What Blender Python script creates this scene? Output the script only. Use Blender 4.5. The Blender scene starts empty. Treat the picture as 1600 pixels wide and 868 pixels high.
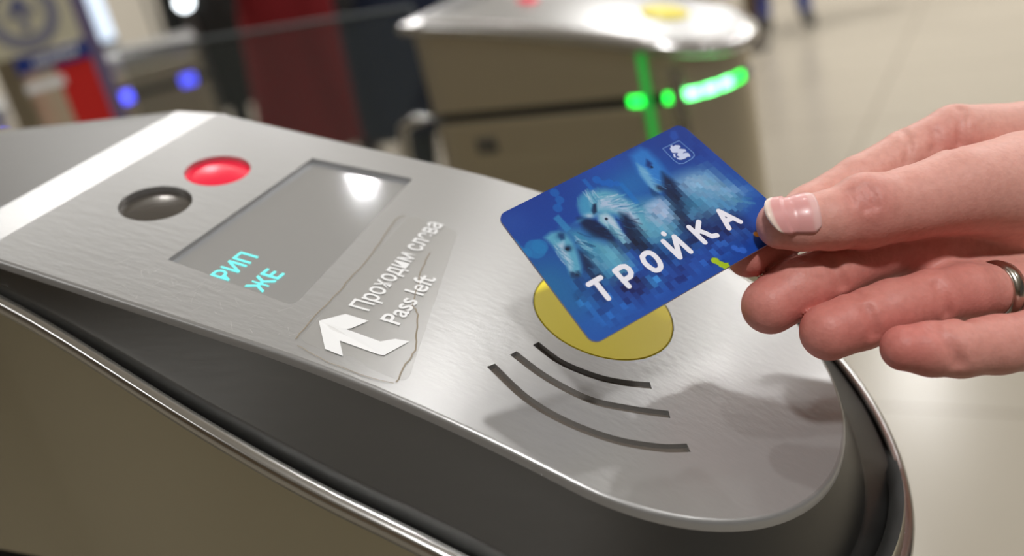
import bpy, bmesh, math, random
import numpy as np
from mathutils import Vector, Matrix, Quaternion, geometry

# ------------------------------------------------------------------ camera, world, lamps, exposure
C = bpy.context.scene.collection
scn = bpy.context.scene
CAM_H = 1.18
R = Matrix([[0.879936, -0.003879, -0.475077], [0.423729, -0.445836, 0.78847], [-0.214865, -0.895107, -0.390663]])                       # columns: camera right, down, forward in world axes
cam_d = bpy.data.cameras.new('camera'); cam = bpy.data.objects.new('camera', cam_d); C.objects.link(cam)
rot = Matrix((R.col[0], -R.col[1], -R.col[2])).transposed()
cam.matrix_world = Matrix.Translation((0, 0, CAM_H)) @ rot.to_4x4()
cam_d.sensor_width = 36; cam_d.lens = 36; cam_d.clip_start = .02; cam_d.clip_end = 60
cam_d.dof.use_dof = True; cam_d.dof.focus_distance = .332; cam_d.dof.aperture_fstop = 5.6
scn.camera = cam
scn.view_settings.view_transform = 'Standard'; scn.view_settings.look = 'None'
scn.view_settings.gamma = 1; scn.view_settings.use_curve_mapping = False
scn.view_settings.exposure = 0.0
w = bpy.data.worlds.new('hall_ambience'); scn.world = w; w.use_nodes = True
bg = w.node_tree.nodes['Background']; bg.inputs[0].default_value = (.80, .78, .74, 1); bg.inputs[1].default_value = .09
CEIL = 3.3
# x, y, watts, diameter
LAMPS = [(-1.49, 2.89, 1.2, .05), (-.18, 1.95, 8, .12), (1.3, 3.6, 15, .16), (-2.5, 3.0, 6, .14), (-3.46, 3.0, 48, (.55, 1.5)), (.72, -.52, 46, .22),
         (-3.2, 4.6, 42, .16), (-1.3, 5.0, 48, .16), (.7, 5.4, 48, .16), (2.6, 4.6, 42, .16), (-4.6, 6.4, 48, .16), (-1.0, 7.2, 48, .16), (2.2, 1.2, 14, .16), (-2.2, -1.6, 10, .16), (1.6, 7.4, 48, .16)]
lamp_objects = []
for i, (x, y, pw, dm) in enumerate(LAMPS):
    ld = bpy.data.lights.new('downlight', 'AREA'); ld.shape = 'DISK'
    if isinstance(dm, tuple): ld.shape = 'RECTANGLE'; ld.size, ld.size_y = dm
    else: ld.size = dm
    ld.energy = pw; ld.color = (1, .985, .965)
    lo = bpy.data.objects.new('bulb', ld); C.objects.link(lo); lo.location = (0, 0, -.022)
    lamp_objects.append((lo, x, y, dm))
random.seed(4)

# ------------------------------------------------------------------ materials
def srgb(c):
    r = [v/255 for v in c[:3]]
    return tuple(v/12.92 if v <= .04045 else ((v+.055)/1.055)**2.4 for v in r)+(1,)
def mat(name, col, rough=.5, metal=0, **k):
    m = bpy.data.materials.new(name); m.use_nodes = True; n = m.node_tree.nodes; l = m.node_tree.links
    b = n['Principled BSDF']; b.inputs['Base Color'].default_value = col if len(col) == 4 else tuple(col)+(1,)
    b.inputs['Roughness'].default_value = rough; b.inputs['Metallic'].default_value = metal
    for a, v in k.items():
        a = a.replace('_', ' ')
        if a in b.inputs: b.inputs[a].default_value = v
    return m
def node(m, t, **k):
    x = m.node_tree.nodes.new(t)
    for a, v in k.items():
        if a.startswith('i_'): x.inputs[a[2:].replace('_', ' ')].default_value = v
        else: setattr(x, a, v)
    return x
def link(m, a, b): m.node_tree.links.new(a, b)
def P(m): return m.node_tree.nodes['Principled BSDF']
def vary(m, scale=6, amt=.25, stretch=(1, 1, 1), c2=None, to='Base Color', detail=4, lo=.35, hi=.65):
    tc = node(m, 'ShaderNodeTexCoord'); mp = node(m, 'ShaderNodeMapping'); mp.inputs['Scale'].default_value = stretch
    nz = node(m, 'ShaderNodeTexNoise', i_Scale=scale, i_Detail=detail); link(m, tc.outputs['Object'], mp.inputs[0]); link(m, mp.outputs[0], nz.inputs['Vector'])
    rp = node(m, 'ShaderNodeValToRGB'); rp.color_ramp.elements[0].position = lo; rp.color_ramp.elements[1].position = hi
    b = P(m)
    if to == 'Base Color':
        c = b.inputs['Base Color'].default_value
        rp.color_ramp.elements[0].color = c2 or tuple(v*(1-amt) for v in c[:3])+(1,); rp.color_ramp.elements[1].color = tuple(c)
    else:
        v = b.inputs[to].default_value; rp.color_ramp.elements[0].color = (v-amt,)*3+(1,); rp.color_ramp.elements[1].color = (v+amt,)*3+(1,)
    link(m, rp.outputs[0], b.inputs[to]); return m
def bump(m, scale=300, strength=.1, dist=.0005, stretch=(1, 1, 1), detail=2):
    tc = node(m, 'ShaderNodeTexCoord'); mp = node(m, 'ShaderNodeMapping'); mp.inputs['Scale'].default_value = stretch
    nz = node(m, 'ShaderNodeTexNoise', i_Scale=scale, i_Detail=detail); bp = node(m, 'ShaderNodeBump', i_Strength=strength, i_Distance=dist)
    link(m, tc.outputs['Object'], mp.inputs[0]); link(m, mp.outputs[0], nz.inputs['Vector'])
    link(m, nz.outputs[0], bp.inputs['Height']); link(m, bp.outputs[0], P(m).inputs['Normal']); return m

def steel(name, col, rough, stretch, scale=420, strength=.12):
    m = mat(name, col, rough, 1)
    vary(m, 5, .05, to='Roughness', lo=.2, hi=.8)
    bump(m, scale, strength, .0004, stretch); return m
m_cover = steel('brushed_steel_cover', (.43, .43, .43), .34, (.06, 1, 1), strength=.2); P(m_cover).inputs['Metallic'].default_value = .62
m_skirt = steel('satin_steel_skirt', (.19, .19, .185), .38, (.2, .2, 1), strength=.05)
m_body = steel('brushed_steel_body', (.53, .505, .40), .27, (1, 1, .04), strength=.14)
m_trim = steel('polished_steel_edge', (.66, .66, .66), .24, (.1, 1, 1), strength=.04)
m_top = steel('worn_steel_top', (.20, .20, .20), .42, (.08, 1, 1), strength=.2)
m_black = mat('black_gap', (.008, .008, .007), .6)
m_dark = mat('dark_plastic', (.02, .02, .022), .35)
m_yellow = vary(mat('yellow_plastic', srgb((255, 236, 24)), .38), 90, .05)
m_slot = mat('slot_floor', srgb((120, 112, 104)), .5, .6)
m_white = mat('white_vinyl', (.86, .87, .88), .45)
m_lens = vary(mat('smoked_lens', (.16, .145, .13), .16, .55), 260, .5)
m_red = mat('red_lens', srgb((235, 40, 70)), .22, .35, Emission_Color=srgb((240, 20, 60)), Emission_Strength=.35)
m_screen = mat('display_glass', (.66, .68, .71), .075, .7)
bump(m_screen, 500, .02, .0003, (.1, 1, 1))
m_cyan = mat('lit_display_character', (.1, .9, .85), .5, 0, Emission_Color=(.22, 1.0, .95, 1), Emission_Strength=.45)
m_film = mat('clear_film', (.62, .60, .56), .2, 0, Alpha=.15); m_film.blend_method = 'BLEND' if hasattr(m_film, 'blend_method') else None
m_filmedge = mat('yellowed_film_edge', srgb((150, 135, 110)), .4, 0, Alpha=.7)
m_green = mat('green_light', (0, .8, .1), .3, 0, Emission_Color=(.01, 1, .06, 1), Emission_Strength=4)
m_greenw = mat('green_light_core', (.3, 1, .5), .3, 0, Emission_Color=(.12, 1, .22, 1), Emission_Strength=9)
m_blue = mat('blue_light', (.1, .1, 1), .3, 0, Emission_Color=(.07, .09, 1, 1), Emission_Strength=3.2)
m_lamp = mat('lamp_diffuser', (1, 1, 1), .3, 0, Emission_Color=(.88, .95, 1, 1), Emission_Strength=6)

# ------------------------------------------------------------------ helpers
def tag(o, label=None, cat=None, group=None, kind=None):
    for k, v in (('label', label), ('category', cat), ('group', group), ('kind', kind)):
        if v: o[k] = v
    return o
def empty(name, loc=(0, 0, 0), rz=0):
    o = bpy.data.objects.new(name, None); C.objects.link(o); o.location = loc; o.rotation_euler = (0, 0, rz); o.empty_display_size = .05; return o
def mesh(name, verts, faces, m=None, parent=None, smooth=False, world=True):
    me = bpy.data.meshes.new(name); me.from_pydata([tuple(v) for v in verts], [], faces); me.validate(); me.update()
    mats = m if isinstance(m, (list, tuple)) else [m]
    for x in mats:
        if x: me.materials.append(x)
    o = bpy.data.objects.new(name, me); C.objects.link(o)
    if smooth: me.polygons.foreach_set('use_smooth', [True]*len(me.polygons))
    if parent:
        o.parent = parent
        if world:
            wm = Matrix.LocRotScale(parent.location, parent.rotation_euler, None) if parent.parent is None else Matrix()
            o.matrix_parent_inverse = wm.inverted()
    return o
class MB:
    def __init__(s): s.v = []; s.f = []; s.sm = []
    def add(s, v, f, sm=False):
        b = len(s.v); s.v += [tuple(x) for x in v]; s.f += [[i+b for i in q] for q in f]; s.sm += [sm]*len(f)
    def box(s, lo, hi, bev=0):
        bm = bmesh.new(); bmesh.ops.create_cube(bm, size=1)
        for v in bm.verts: v.co = Vector([lo[i]+(v.co[i]+.5)*(hi[i]-lo[i]) for i in range(3)])
        if bev: bmesh.ops.bevel(bm, geom=list(bm.edges), offset=bev, segments=3, affect='EDGES', profile=.5)
        s.addbm(bm); return s
    def addbm(s, bm, sm=False):
        bm.verts.ensure_lookup_table(); bm.verts.index_update()
        s.add([v.co.copy() for v in bm.verts], [[v.index for v in f.verts] for f in bm.faces], sm); bm.free()
    def loft(s, rings, closed=True, cap=False, sm=True):
        n = len(rings[0]); v = [p for r in rings for p in r]; f = []
        for i in range(len(rings)-1):
            for j in range(n if closed else n-1):
                k = (j+1) % n; f.append([i*n+j, i*n+k, (i+1)*n+k, (i+1)*n+j])
        s.add(v, f, sm)
        if cap:
            s.add(rings[0], [list(range(n))[::-1]], False); s.add(rings[-1], [list(range(n))], False)
        return s
    def tube(s, pts, r, n=12, sm=True, cap=True, sx=1.0):
        pts = [Vector(p) for p in pts]; rr = r if isinstance(r, (list, tuple)) else [r]*len(pts); rings = []
        ref = Vector((0, 0, 1)) if abs((pts[-1]-pts[0]).normalized().z) < .9 else Vector((1, 0, 0))
        for i, p in enumerate(pts):
            t = (pts[min(i+1, len(pts)-1)]-pts[max(i-1, 0)]).normalized(); a = t.cross(ref).normalized(); b = a.cross(t)
            rings.append([p+(a*math.cos(q)*sx+b*math.sin(q))*rr[i] for q in [2*math.pi*j/n for j in range(n)]])
        return s.loft(rings, True, cap, sm)
    def build(s, name, m, parent=None):
        o = mesh(name, s.v, s.f, m, parent); o.data.polygons.foreach_set('use_smooth', s.sm[:len(o.data.polygons)]) if len(s.sm) == len(o.data.polygons) else None
        return o
def recalc(o):
    bm = bmesh.new(); bm.from_mesh(o.data); bmesh.ops.recalc_face_normals(bm, faces=bm.faces[:]); bm.to_mesh(o.data); bm.free(); return o

# ------------------------------------------------------------------ room shell
m_floor = vary(mat('polished_stone_floor', srgb((166, 158, 143)), .26), 1.3, .22, (1, .55, 1), lo=.3, hi=.7)
def tile_lines(m):
    nt = m.node_tree; b = P(m); src = b.inputs['Base Color'].links[0].from_socket
    tc = node(m, 'ShaderNodeTexCoord'); br = node(m, 'ShaderNodeTexBrick', i_Scale=1.0)
    br.offset = 0; br.inputs['Mortar Size'].default_value = .004; br.inputs['Brick Width'].default_value = .6; br.inputs['Row Height'].default_value = .6
    link(m, tc.outputs['Object'], br.inputs['Vector'])
    mx = node(m, 'ShaderNodeMix', data_type='RGBA'); link(m, br.outputs['Fac'], mx.inputs[0]); link(m, src, mx.inputs[6]); mx.inputs[7].default_value = srgb((120, 110, 96))
    link(m, mx.outputs[2], b.inputs['Base Color'])
tile_lines(m_floor)
fl = MB().box((-7, -4, -.05), (8, 9, 0)).build('floor', m_floor); tag(fl, kind='structure')
m_ceil = mat('ceiling_paint', (.84, .835, .82), .9)
ce = MB().box((-7, -4, CEIL), (8, 9, CEIL+.1)).build('ceiling', m_ceil); tag(ce, kind='structure')
m_wall = vary(mat('pale_wall_panels', srgb((214, 208, 196)), .5), 1.0, .1)
m_wallbrown = vary(mat('brown_stone_wall', srgb((128, 108, 80)), .4), 1.5, .3)
tag(MB().box((-7.1, -4, 0), (-7, 9, CEIL)).build('wall_left', m_wall), kind='structure')
tag(MB().box((-7.1, 9, 0), (8, 9.1, CEIL)).build('wall_back', m_wall), kind='structure')
tag(MB().box((-7.1, -4.1, 0), (8, -4, CEIL)).build('wall_front', m_wallbrown), kind='structure')
for i, (a, b) in enumerate(((4.2, 4.24), (5.5, 5.54), (6.7, 6.74), (7.9, 7.94))):
    tag(MB().box((-7.0, a, 0), (-6.985, b, CEIL-.02)).build('trim_%d' % (i+1), mat('wall_joint', (.16, .16, .15), .5)), kind='structure')

for i, (lo, x, y, dm) in enumerate(lamp_objects):
    t = empty('ceiling_light', (x, y, CEIL))
    tag(t, 'round recessed ceiling downlight, a small bright disc in the hall ceiling', 'ceiling light', 'round downlights in the hall ceiling')
    mb = MB(); rg = []
    if isinstance(dm, tuple):
        hx, hy = dm[0]/2, dm[1]/2; tag(t, 'long rectangular ceiling light panel with a white frame', 'ceiling light', 'light panels in the hall ceiling'); del t['group']
        for o_, z in ((.04, 0), (.04, -.02), (.03, -.03), (.008, -.03), (.006, 0)): rg.append([Vector((x+a*(hx+o_), y+b*(hy+o_), CEIL+z)) for a, b in ((-1, -1), (1, -1), (1, 1), (-1, 1))])
        mb.loft(rg, sm=False).build('trim_frame', m_white, t); lo.parent = t; continue
    for rr, z in ((dm/2+.03, 0), (dm/2+.03, -.012), (dm/2+.024, -.02), (dm/2+.008, -.02), (dm/2+.006, -.004), (dm/2+.006, 0)):
        rg.append([Vector((x+rr*math.cos(q), y+rr*math.sin(q), CEIL+z)) for q in [2*math.pi*k/24 for k in range(24)]])
    mb.loft(rg).build('trim_ring', m_white, t)
    lo.parent = t

# ------------------------------------------------------------------ the ticket gate in front
PC = Vector((-0.13582, 0.27765, 1.02647)); PU = Vector((0.96121, 0.00000, -0.27583)); PV = Vector((0.01514, 0.99849, 0.05276)); PN = Vector((0.27542, -0.05489, 0.95976))      # reader cover: centre of the yellow pad, along, across, out
KC, U0, V0, RT = .001, -100., 7., 69.5
def S(u, v, h=0):            # point in mm over the bowed reader cover
    return PC+(PU*u+PV*v+PN*(h-KC*max(0, u-U0)**2))*.001
def sstep(a, b, x):
    t = min(1, max(0, (x-a)/(b-a))); return t*t*(3-2*t)
UL = -221.
def outline(fo, lo, n1=44, n2=48, ul=UL):
    """open outline, near straight side, rounded nose, far side; fo/lo = offset at the nose / at the left"""
    pts = []
    cu = 14.
    for i in range(n1):
        u = ul+(cu-ul)*i/n1; o = lo+(fo-lo)*sstep(-240, -40, u); pts.append((u, V0-RT-o))
    for i in range(n2+1):
        a = -math.pi/2+math.pi*i/n2; pts.append((cu+(RT+fo)*math.cos(a), V0+(RT+fo)*math.sin(a)))
    for i in range(n1-1, -1, -1):
        u = ul+(cu-ul)*i/n1; o = lo+(fo-lo)*sstep(-240, -40, u); pts.append((u, V0+RT+o))
    return pts
def ring(fo, lo, fh, lh, near=None):
    a = [(u, v, lh+(fh-lh)*sstep(-240, -40, u)) for u, v in outline(fo, lo)]
    if near:             # the near side slopes differently from the nose and the far side
        b = [(u, v, lh+(near[1]-lh)*sstep(-240, -40, u)) for u, v in outline(near[0], lo)]
        n = len(a); w_ = [1-sstep(44, 74, i) for i in range(n)]
        a = [tuple(p+(q-p)*w for p, q in zip(x, y)) for x, y, w in zip(a, b, w_)]
    return [S(*p) for p in a]
gate = empty('ticket_gate', (PC.x-.1, PC.y, 0))
tag(gate, 'large brushed steel ticket gate in the foreground, its yellow pad under the blue card', 'ticket gate')

# holes in the reader cover
def stroke_poly(pts, w, round_=False):
    pts = [Vector(p) for p in pts]; L = []; Rr = []
    for i, p in enumerate(pts):
        t = (pts[min(i+1, len(pts)-1)]-pts[max(i-1, 0)]).normalized(); n = Vector((-t.y, t.x)); L.append(p+n*w/2); Rr.append(p-n*w/2)
    return [tuple(q) for q in L+Rr[::-1]]
def smoothline(pts, n=6):
    pts = [Vector(p) for p in pts]; o = []
    for i in range(len(pts)-1):
        a = pts[max(i-1, 0)]; b = pts[i]; c = pts[i+1]; d = pts[min(i+2, len(pts)-1)]
        for k in range(n):
            t = k/n; o.append(.5*((2*b)+(c-a)*t+(2*a-5*b+4*c-d)*t*t+(3*b-a-3*c+d)*t**3))
    o.append(pts[-1]); return o
def circle(c, r, n=48): return [(c[0]+r*math.cos(2*math.pi*i/n), c[1]+r*math.sin(2*math.pi*i/n)) for i in range(n)]
def rrect(cs, r, n=6):
    """polygon from 4 corners with rounded corners (r per corner)"""
    out = []; cs = [Vector(c) for c in cs]
    for i in range(4):
        p = cs[i]; a = (cs[i-1]-p).normalized(); b = (cs[(i+1) % 4]-p).normalized(); rr = r[i] if isinstance(r, (list, tuple)) else r
        if rr < .05: out.append(tuple(p)); continue
        for k in range(n+1):
            t = k/n; q = (p+a*rr)*(1-t)**2+p*2*t*(1-t)+(p+b*rr)*t*t; out.append(tuple(q))
    return out
scr = [(-156.2, -34.7), (-98.0, -39.0), (-107.9, 59.3), (-155.8, 56.4)]
scr_hole = rrect(scr, [.6, 4.5, 1.0, .6])
CD = (-188.7, -4.1); CR = (-184.7, 29.2)
CY = (-6.3, 17.0)
H_d = circle(CD, 14.2); H_r = circle(CR, 13.6); H_y = circle(CY, 25.2, 72)
slotA = stroke_poly(smoothline([(-26.6, -32.4), (-11.6, -39.3), (2.9, -41.4), (18.5, -39.0), (31.6, -32.8), (39.4, -26.5)]), 3.3)
slotB = stroke_poly(smoothline([(-23.2, -22.8), (-9.0, -27.1), (6.3, -27.7), (19.2, -22.8), (29.8, -17.0)]), 3.1)
slotC = stroke_poly(smoothline([(-19.0, -13.9), (-8.4, -17.3), (4.1, -16.4), (13.4, -12.8), (20.4, -8.5)]), 2.9)
holes = [scr_hole, H_d, H_r, H_y, slotA, slotB, slotC]

def inside(p, poly):
    x, y = p; c = False
    for i in range(len(poly)):
        x1, y1 = poly[i-1]; x2, y2 = poly[i]
        if (y1 > y) != (y2 > y) and x < (x2-x1)*(y-y1)/(y2-y1)+x1: c = not c
    return c
def plate_top(name, outer, holes, parent, m, depth=2.4, hfun=S, extra=None):
    pts = []; edges = []
    def loop(poly):
        b = len(pts); pts.extend(Vector(p) for p in poly); n = len(poly); edges.extend((b+i, b+(i+1) % n) for i in range(n))
    loop(outer)
    for h in holes: loop(h)
    us = [p[0] for p in outer]; vs = [p[1] for p in outer]
    g = 5.0; allp = np.array([p for l in [outer]+holes for p in l])
    u = min(us)+g
    while u < max(us):
        v = min(vs)+g
        while v < max(vs):
            if inside((u, v), outer) and np.min(np.hypot(allp[:, 0]-u, allp[:, 1]-v)) > 2.2: pts.append(Vector((u, v)))
            v += g
        u += g
    V, E_, Fc, _, _, _ = geometry.delaunay_2d_cdt(pts, edges, [], 0, 1e-4)
    faces = []
    for f in Fc:
        c = sum((V[i] for i in f), Vector((0, 0)))/len(f)
        if inside(c, outer) and not any(inside(c, h) for h in holes):
            a, b, d = V[f[0]], V[f[1]], V[f[2]]
            faces.append(list(f) if (b-a).cross(d-a) > 0 else list(f)[::-1])
    mb = MB(); mb.add([hfun(p.x, p.y, 0) for p in V], faces, True)
    for h in holes:
        n = len(h); vv = [hfun(p[0], p[1], 0) for p in h]+[hfun(p[0], p[1], -depth) for p in h]
        mb.add(vv, [[i, (i+1) % n, n+(i+1) % n, n+i] for i in range(n)], False)
    return mb
out_top = outline(-1.6, -1.6)
# straight left edge with small corner radii
out_top = out_top[:-1]+[(out_top[-1][0], out_top[-1][1])]
mb = plate_top('reader_cover', out_top, holes, gate, m_cover)
ring_from = ring
rings = [ring_from(-1.6, -1.6, 0, 0), ring_from(-1.0, -1.0, -.12, -.12), ring_from(-.45, -.45, -.45, -.45), ring_from(-.05, -.05, -1.2, -1.2), ring_from(.3, .1, -3.2, -3)]
mb.loft([r+[] for r in rings[::-1]], closed=False)
lv = [S(UL, v, h) for v, h in ((V0-RT+1.6, 0), (V0+RT-1.6, 0), (V0+RT-1.6, -2.4), (V0-RT+1.6, -2.4))]
mb.add(lv, [[0, 1, 2, 3]])
cover = mb.build('reader_cover', m_cover, gate)
# skirt under the cover
rk = [ring_from(.3, .1, -3.2, -3), ring_from(2.5, .4, -7, -4.5, (4, -7.6)), ring_from(9.5, 1.0, -18, -8, (14, -18.5)), ring_from(10.5, 1.2, -19.6, -8.6, (17, -21.8))]
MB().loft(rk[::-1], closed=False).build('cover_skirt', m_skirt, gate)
# ledge and dark groove
lg = [ring_from(10.5, 1.2, -19.6, -8.6, (17, -21.8)), ring_from(12, 1.4, -20.6, -9, (18, -23)), ring_from(22, 2.0, -21.5, -10.4, (20.6, -30)), ring_from(23.4, 2.6, -22.5, -11.8, (21.4, -33))]
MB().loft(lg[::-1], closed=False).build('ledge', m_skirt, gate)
gr = [ring_from(23.4, 2.6, -22.5, -11.8, (21.4, -33)), ring_from(23.6, 2.8, -35, -17), ring_from(24.8, 3.8, -35, -17), ring_from(24.8, 3.8, -22, -10)]
MB().loft(gr[::-1], closed=False).build('seam', m_black, gate)
et = [ring_from(*a) for a in ((24.7, 3.7, -26, -13), (24.8, 3.8, -21, -9.6), (25.4, 4.3, -20.2, -8.8), (28.4, 6.9, -20.6, -9.1), (29.3, 7.7, -21.3, -9.8), (29.6, 8.0, -22.6, -11), (29.6, 8.0, -25.4, -13.8), (28.6, 7.2, -26.2, -14.6), (27.4, 6.4, -26.2, -14.6))]
MB().loft(et[::-1], closed=False).build('edge_trim', m_trim, gate)
# side wall: from the trim straight down to the floor, with a dark light slot half way
base = ring_from(27.4, 6.4, -26, -14)
nleft = 10
near0 = base[0]; far0 = base[-1]
back_dir = -Vector((PU.x, PU.y, 0)).normalized()
def ext(pts, L=1.0):       # continue the wall to the left past the reader cover
    a = [pts[0]+back_dir*L*k/nleft for k in range(nleft, 0, -1)]; b = [pts[-1]+back_dir*L*k/nleft for k in range(1, nleft+1)]
    for q in a: q.z = pts[0].z-.004*0
    return a+pts+b
wallp = ext(base)
SLOT = .939
def at_zlev(pts, z, off=0):
    o = []
    c = Vector((PC.x-.1, PC.y, 0))
    for i, p in enumerate(pts):
        a = pts[max(i-1, 0)]; b = pts[min(i+1, len(pts)-1)]; t = Vector((b.x-a.x, b.y-a.y, 0)).normalized(); n = Vector((t.y, -t.x, 0))
        o.append(Vector((p.x, p.y, z))+n*off)
    return o
mb = MB()
mb.loft([at_zlev(wallp, 0), at_zlev(wallp, .12)], closed=False)
mb.loft([at_zlev(wallp, .12, -.006), at_zlev(wallp, .6, -.001), at_zlev(wallp, SLOT-.008), ], closed=False)
mb.loft([at_zlev(wallp, SLOT+.004), [Vector((p.x, p.y, min(p.z, SLOT+.03))) for p in wallp], wallp], closed=False)
mb.build('side_wall', m_body, gate)
mb = MB(); mb.loft([at_zlev(wallp, SLOT-.008), at_zlev(wallp, SLOT-.008, -.005), at_zlev(wallp, SLOT+.004, -.005), at_zlev(wallp, SLOT+.004)], closed=False)
mb.build('light_slot', m_black, gate)
mb = MB(); mb.loft([at_zlev(wallp, SLOT-.010, .0004), at_zlev(wallp, SLOT-.010, .0022), at_zlev(wallp, SLOT-.008, .0026), at_zlev(wallp, SLOT-.0065, .0014), at_zlev(wallp, SLOT-.0065, -.001)], closed=False)
mb.build('slot_lip', m_trim, gate)
# cross seam seen under the trim on the near side
# housing top to the left of the cover: a bright bend, then the level dark top
prof = []          # (distance left of the cover edge in mm, height over the cover plane in mm)
def housing_pt(d, v, drop=0):
    # the cover plane continues 10 mm, bends over 26 mm and then runs level
    a0 = math.asin(-PU.z); L0, L1 = 2., 30.
    x = z = 0; st = 1.0; dd = 0
    n = max(1, int(d*2))
    for i in range(n):
        q = d*(i+.5)/n; a = a0 if q < 1.5 else a0*.5 if q < 27 else 0.
        x += math.cos(a)*d/n; z += math.sin(a)*d/n
    base = S(UL, v, -1.6)
    return base+back_dir*(x*.001)+Vector((0, 0, z*.001-drop*.001))
ds = [0, 1.5, 28, 34, 45, 70, 120, 200, 350, 600, 1000]
hw = RT+6.4
cs = [(-hw, 14), (-hw, 6), (-hw+.8, 3), (-hw+2.6, .9), (-hw+5, 0)]+[(-hw+5+(2*hw-10)*i/14, 0) for i in range(1, 14)]+[(hw-5, 0), (hw-2.6, .9), (hw-.8, 3), (hw, 6), (hw, 14)]
def strip(d0, d1, extra=0):
    dl = [d for d in ds if d0 <= d <= d1]
    return [[housing_pt(d, V0+v, dr) for v, dr in cs] for d in dl]
MB().loft(strip(0, 28)[::-1], closed=False, sm=False).build('top_bend', m_trim if False else m_cover, gate)
MB().loft(strip(28, 1000)[::-1], closed=False).build('top_plate', m_top, gate)
# back wall of the cabinet
L = [p for p in (wallp[0], wallp[-1])]
pe = housing_pt(1000, V0); 
mbk = MB(); mbk.add([(wallp[0].x, wallp[0].y, 0), (wallp[-1].x, wallp[-1].y, 0), (wallp[-1].x, wallp[-1].y, pe.z), (wallp[0].x, wallp[0].y, pe.z)], [[0, 3, 2, 1]])
# upper side faces between trim line and the level top
for sgn, idx in ((-1, 0), (1, -1)):
    a = [housing_pt(d, V0+sgn*hw, 10) for d in ds]; wz = base[idx].z
    b = [Vector((p.x, p.y, wz-.004)) for p in a]
    mbk.loft([b, a] if sgn < 0 else [a, b], closed=False)
mbk.build('rear_housing', m_body, gate)

# lens inserts, pad, screen
def disc(c, r, h, n=48, hc=0.):
    v = [S(c[0], c[1], h+hc)]; f = []
    for k, q in enumerate((.5, 1.)):
        for i in range(n):
            a = 2*math.pi*i/n; v.append(S(c[0]+r*q*math.cos(a), c[1]+r*q*math.sin(a), h+hc*(1-q*q)))
    for i in range(n):
        j = (i+1) % n; f.append([0, 1+i, 1+j]); f.append([1+i, 1+n+i, 1+n+j, 1+j])
    return v, f
v, f = disc(CD, 14.6, -2.3, hc=.9); mesh('sensor_lens', v, f, m_lens, gate, True)['label'] = 'smoked grey round lens'
v, f = disc(CR, 14.0, -2.2, hc=1.2); mesh('signal_lens', v, f, m_red, gate, True)['label'] = 'red lit round lens'
v, f = disc(CY, 25.6, -2.3); mesh('pad_recess', v, f, m_black, gate, True)
v, f = disc(CY, 24.6, .12, 72)
top = MB(); top.add(v, f, True)
rimv = [[S(CY[0]+rr*math.cos(2*math.pi*i/72), CY[1]+rr*math.sin(2*math.pi*i/72), h) for i in range(72)] for rr, h in ((24.6, .12), (24.85, -.1), (24.85, -2.2))]
top.loft(rimv[::-1]); pad = top.build('card_pad', m_yellow, gate); pad['label'] = 'yellow round touch pad'
for nm, poly in (('signal_slot', slotA), ('signal_slot', slotB), ('signal_slot', slotC)):
    n = len(poly)//2
    vv = [S(p[0], p[1], -2.0) for p in poly]; mesh(nm, vv, [[i, i+1, 2*n-2-i, 2*n-1-i] for i in range(n-1)], m_slot, gate)
sp = [Vector(p) for p in scr]; cen = sum(sp, Vector((0, 0)))/4
vv = []; ff = []
NG = 10
for i in range(NG+1):
    for j in range(NG+1):
        s, t = i/NG, j/NG; q = (sp[0]*(1-s)+sp[1]*s)*(1-t)+(sp[3]*(1-s)+sp[2]*s)*t; q = cen+(q-cen)*1.02; vv.append(S(q.x, q.y, -1.9))
for i in range(NG):
    for j in range(NG): a = i*(NG+1)+j; ff.append([a, a+NG+1, a+NG+2, a+1])
screen = mesh('screen', vv, ff, m_screen, gate, True); screen['label'] = 'dim rectangular display with cyan characters'
def text_mesh(name, body, size, origin, dirx, m, parent, h=.1, squeeze=1.0, bold=0., spacing=1.0, thick=.06):
    cu = bpy.data.curves.new(name, 'FONT'); cu.body = body; cu.size = size; cu.resolution_u = 4; cu.offset = bold; cu.space_character = spacing
    ob = bpy.data.objects.new(name, cu); C.objects.link(ob); dg = bpy.context.evaluated_depsgraph_get()
    me = bpy.data.meshes.new_from_object(ob.evaluated_get(dg)); bpy.data.objects.remove(ob)
    ax = Vector(dirx).normalized(); ay = Vector((-ax.y, ax.x)); o = Vector(origin)
    bm = bmesh.new(); bm.from_mesh(me); bmesh.ops.triangulate(bm, faces=bm.faces[:])
    r = bmesh.ops.subdivide_edges(bm, edges=[e for e in bm.edges if e.calc_length() > 3], cuts=1) if False else None
    for vtx in bm.verts:
        q = o+ax*vtx.co.x*squeeze+ay*vtx.co.y; vtx.co = S(q.x, q.y, h)
    bmesh.ops.recalc_face_normals(bm, faces=bm.faces[:])
    for fa in bm.faces:
        if fa.normal.dot(PN) < 0: fa.normal_flip()
    bm.to_mesh(me); bm.free(); me.materials.clear(); me.materials.append(m); me.name = name
    o2 = bpy.data.objects.new(name, me); C.objects.link(o2); o2.parent = parent
    if parent.parent is None: o2.matrix_parent_inverse = Matrix.LocRotScale(parent.location, parent.rotation_euler, None).inverted()
    return o2
# glowing characters (reading along +v)
def seg_text(strokes, m, parent, name, w, h):
    mb = MB()
    for s in strokes:
        p = stroke_poly([Vector(q) for q in s], w); n = len(p)//2
        mb.add([S(q[0], q[1], h) for q in p], [[i, i+1, 2*n-2-i, 2*n-1-i] for i in range(n-1)])
    return mb.build(name, m, parent)
dx = Vector(scr[3])-Vector(scr[0]); dx.normalize()
o1 = (-129.8, -34.9); o2 = (-114.5, -35.0)
text_mesh('display_text', 'РИП', 11.0, o1, dx, m_cyan, screen, -1.7, .82, .05)['label'] = 'cyan lit characters, upper row'
text_mesh('display_text', 'ЖЕ', 10.5, o2, dx, m_cyan, screen, -1.7, .85, .12)['label'] = 'cyan lit characters, lower row'
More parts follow.
